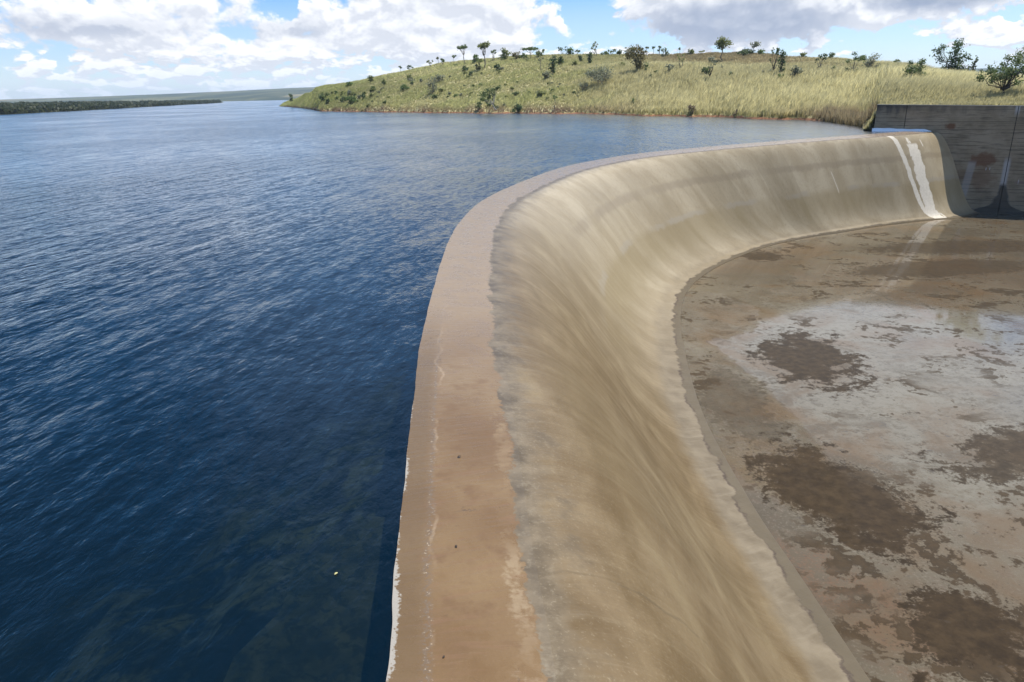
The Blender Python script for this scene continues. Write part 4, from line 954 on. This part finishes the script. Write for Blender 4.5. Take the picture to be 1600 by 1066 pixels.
r5 = np.random.default_rng(55); Nw = 9000
bz = np.array(bank); aw = -60 + (60 - 20.6) * (1 - r5.uniform(0, 1, Nw) ** 1.0) if False else r5.uniform(-50, -20.6, Nw)
tw = r5.uniform(.01, .8, Nw) ** 1.6
d0 = np.interp(aw, bz[:, 0], bz[:, 1]); d1 = np.interp(aw, bz[:, 0], bz[:, 2]); zb = np.interp(aw, bz[:, 0], bz[:, 3])
dw = d0 + (d1 - d0) * tw; xw, yw, zw = dw * np.sin(np.radians(aw)), dw * np.cos(np.radians(aw)), zb * tw ** .7
hw = r5.uniform(1.3, 3.6, Nw) * np.interp(aw, [-30, -21], [1.0, .75])
Vs = []; Cs = []
for q in range(16):
    th = r5.uniform(0, 6.283, Nw); rr = r5.uniform(.1, 1, Nw) * hw * .55; cz = zw + hw * r5.uniform(.15, 1, Nw)
    c_ = np.stack([xw + np.cos(th) * rr, yw + np.sin(th) * rr, cz], 1); sz = r5.uniform(.5, 1.3, (Nw, 1)) * (dw / 600)[:, None]
    a_ = r5.normal(0, 1, (Nw, 3)); a_ /= np.linalg.norm(a_, axis=1)[:, None]; b_ = np.cross(a_, r5.normal(0, 1, (Nw, 3))); b_ /= np.linalg.norm(b_, axis=1)[:, None]
    Vs.append(np.stack([c_ - a_ * sz, c_ + b_ * sz * .8, c_ + a_ * sz, c_ - b_ * sz * .8], 1))
    t = r5.uniform(0, 1, (Nw, 1)); col = np.array([.020, .032, .014]) * (1 - t) + np.array([.065, .078, .030]) * t
    Cs.append(np.repeat(col[:, None], 4, 1))
V = np.concatenate(Vs).reshape(-1, 3); C = np.concatenate(Cs).reshape(-1, 3); n = len(V) // 4
tag(np_mesh("far_woods", V, np.arange(n * 4), np.arange(n) * 4, m_leaf, colors=C), "dark low woods along the far left bank of the lake", "woods", kind="stuff")

m_hill, g = mat("far_hill_scrub"); P = g.pos(); n = g.noise(g.scale3(P, (.004, .0016, .004)), 1.0, 6, .6); n2 = g.noise(g.scale3(P, (.03, .012, .03)), 1.0, 5, .6)
c = g.mix(g.ss(n, .46, .58), (.030, .050, .030), (.13, .135, .065)); c = g.mix(g.ss(n2, .5, .7, 0, .6), c, (.025, .040, .025))
c = g.mix(g.ss(g.noise(g.scale3(P, (.0022, .0012, .01)), 1.0, 3, .5), .62, .66, 0, .7), c, (.26, .22, .12))
g.out(g.bsdf(Base_Color=c, Roughness=1))
strip("far_hills", [(-60, 2600, 4200, 22), (-40, 2500, 4200, 22), (-33.5, 2400, 4200, 24), (-29, 2300, 4100, 28), (-25, 2200, 4000, 33), (-20, 2100, 3900, 41), (-16, 2000, 3800, 49), (-12, 1950, 3800, 54), (-5, 1900, 3700, 62), (5, 1900, 3700, 66), (20, 1900, 3700, 66), (40, 1900, 3700, 60), (80, 1900, 3700, 55)], m_hill)
r6 = np.random.default_rng(66); Nh = 7000; ah = r6.uniform(-36, -12, Nh); th_ = r6.uniform(0, 1, Nh)
hh_ = np.array([(-33.5, 2400, 4200, 24), (-29, 2300, 4100, 28), (-25, 2200, 4000, 33), (-20, 2100, 3900, 41), (-16, 2000, 3800, 49), (-12, 1950, 3800, 54)])

# ------------------------------------------------------------------ litter on the crest and water
m_dead, g = mat("dead_leaf"); g.out(g.bsdf(Base_Color=(.045, .03, .02), Roughness=.8))
m_yel, g = mat("yellow_leaf"); g.out(g.bsdf(Base_Color=(.50, .46, .20), Roughness=.6))
def leaf_at(name, x, y, z, L_, rot, m_, label):
    n = 9; V = []; F = []
    for i in range(n):
        t = i / (n - 1); w = math.sin(t * math.pi) ** .8 * L_ * .26 + L_ * .01; zz = math.sin(t * 3.1) * L_ * .10
        V += [((t - .5) * L_, -w, zz + .25 * w), ((t - .5) * L_, 0, zz), ((t - .5) * L_, w, zz + .25 * w)]
    for i in range(n - 1):
        F += [(3 * i, 3 * i + 3, 3 * i + 4, 3 * i + 1), (3 * i + 1, 3 * i + 4, 3 * i + 5, 3 * i + 2)]
    o = mesh_obj(name, V, F, m_, smooth=True); o.location = (x, y, z); o.rotation_euler.z = rot
    md = o.modifiers.new("thickness", 'SOLIDIFY'); md.thickness = .002
    return tag(o, label, "leaf")
leaf_at("fallen_leaf", -.8, 9.4,   .025, .06, .5, m_dead, "dark dead leaf on the sandy crest, farthest of the leaves there")
leaf_at("fallen_leaf", -.7, 7.2, .025, .045, 2.1, m_dead, "dark dead leaf in the middle of the sandy crest")
leaf_at("fallen_leaf", -.70, 5.45, .025, .036, 1.1, m_dead, "small dark dead leaf on the crest nearest the bottom edge")
leaf_at("floating_leaf", -2.0, 6.75, .012, .05, 1.0, m_yel, "single yellow leaf floating on the dark water beside the weir")

# ------------------------------------------------------------------ air
m_haze, g = mat("haze_air")
pv = g.n("ShaderNodeVolumePrincipled"); pv.inputs['Color'].default_value = (.72, .86, 1, 1); pv.inputs['Density'].default_value = 1.1e-4; pv.inputs['Anisotropy'].default_value = .2
g.out(None, pv.outputs[0])
v, f = box_verts(-5200, 5200, -600, 5200, -22, 76)
HAZE = True
if HAZE: tag(mesh_obj("haze", v, f, m_haze), "pale blue haze of the air over lake and hills", "haze", kind="stuff")

# ------------------------------------------------------------------ render settings
scene.view_settings.view_transform = 'Standard'; scene.view_settings.look = 'None'; scene.view_settings.gamma = 1; scene.view_settings.exposure = 0.3
scene.render.engine = 'CYCLES'; scene.cycles.use_denoising = True
scene.cycles.max_bounces = 6; scene.cycles.diffuse_bounces = 3; scene.cycles.transparent_max_bounces = 12; scene.cycles.volume_bounces = 0
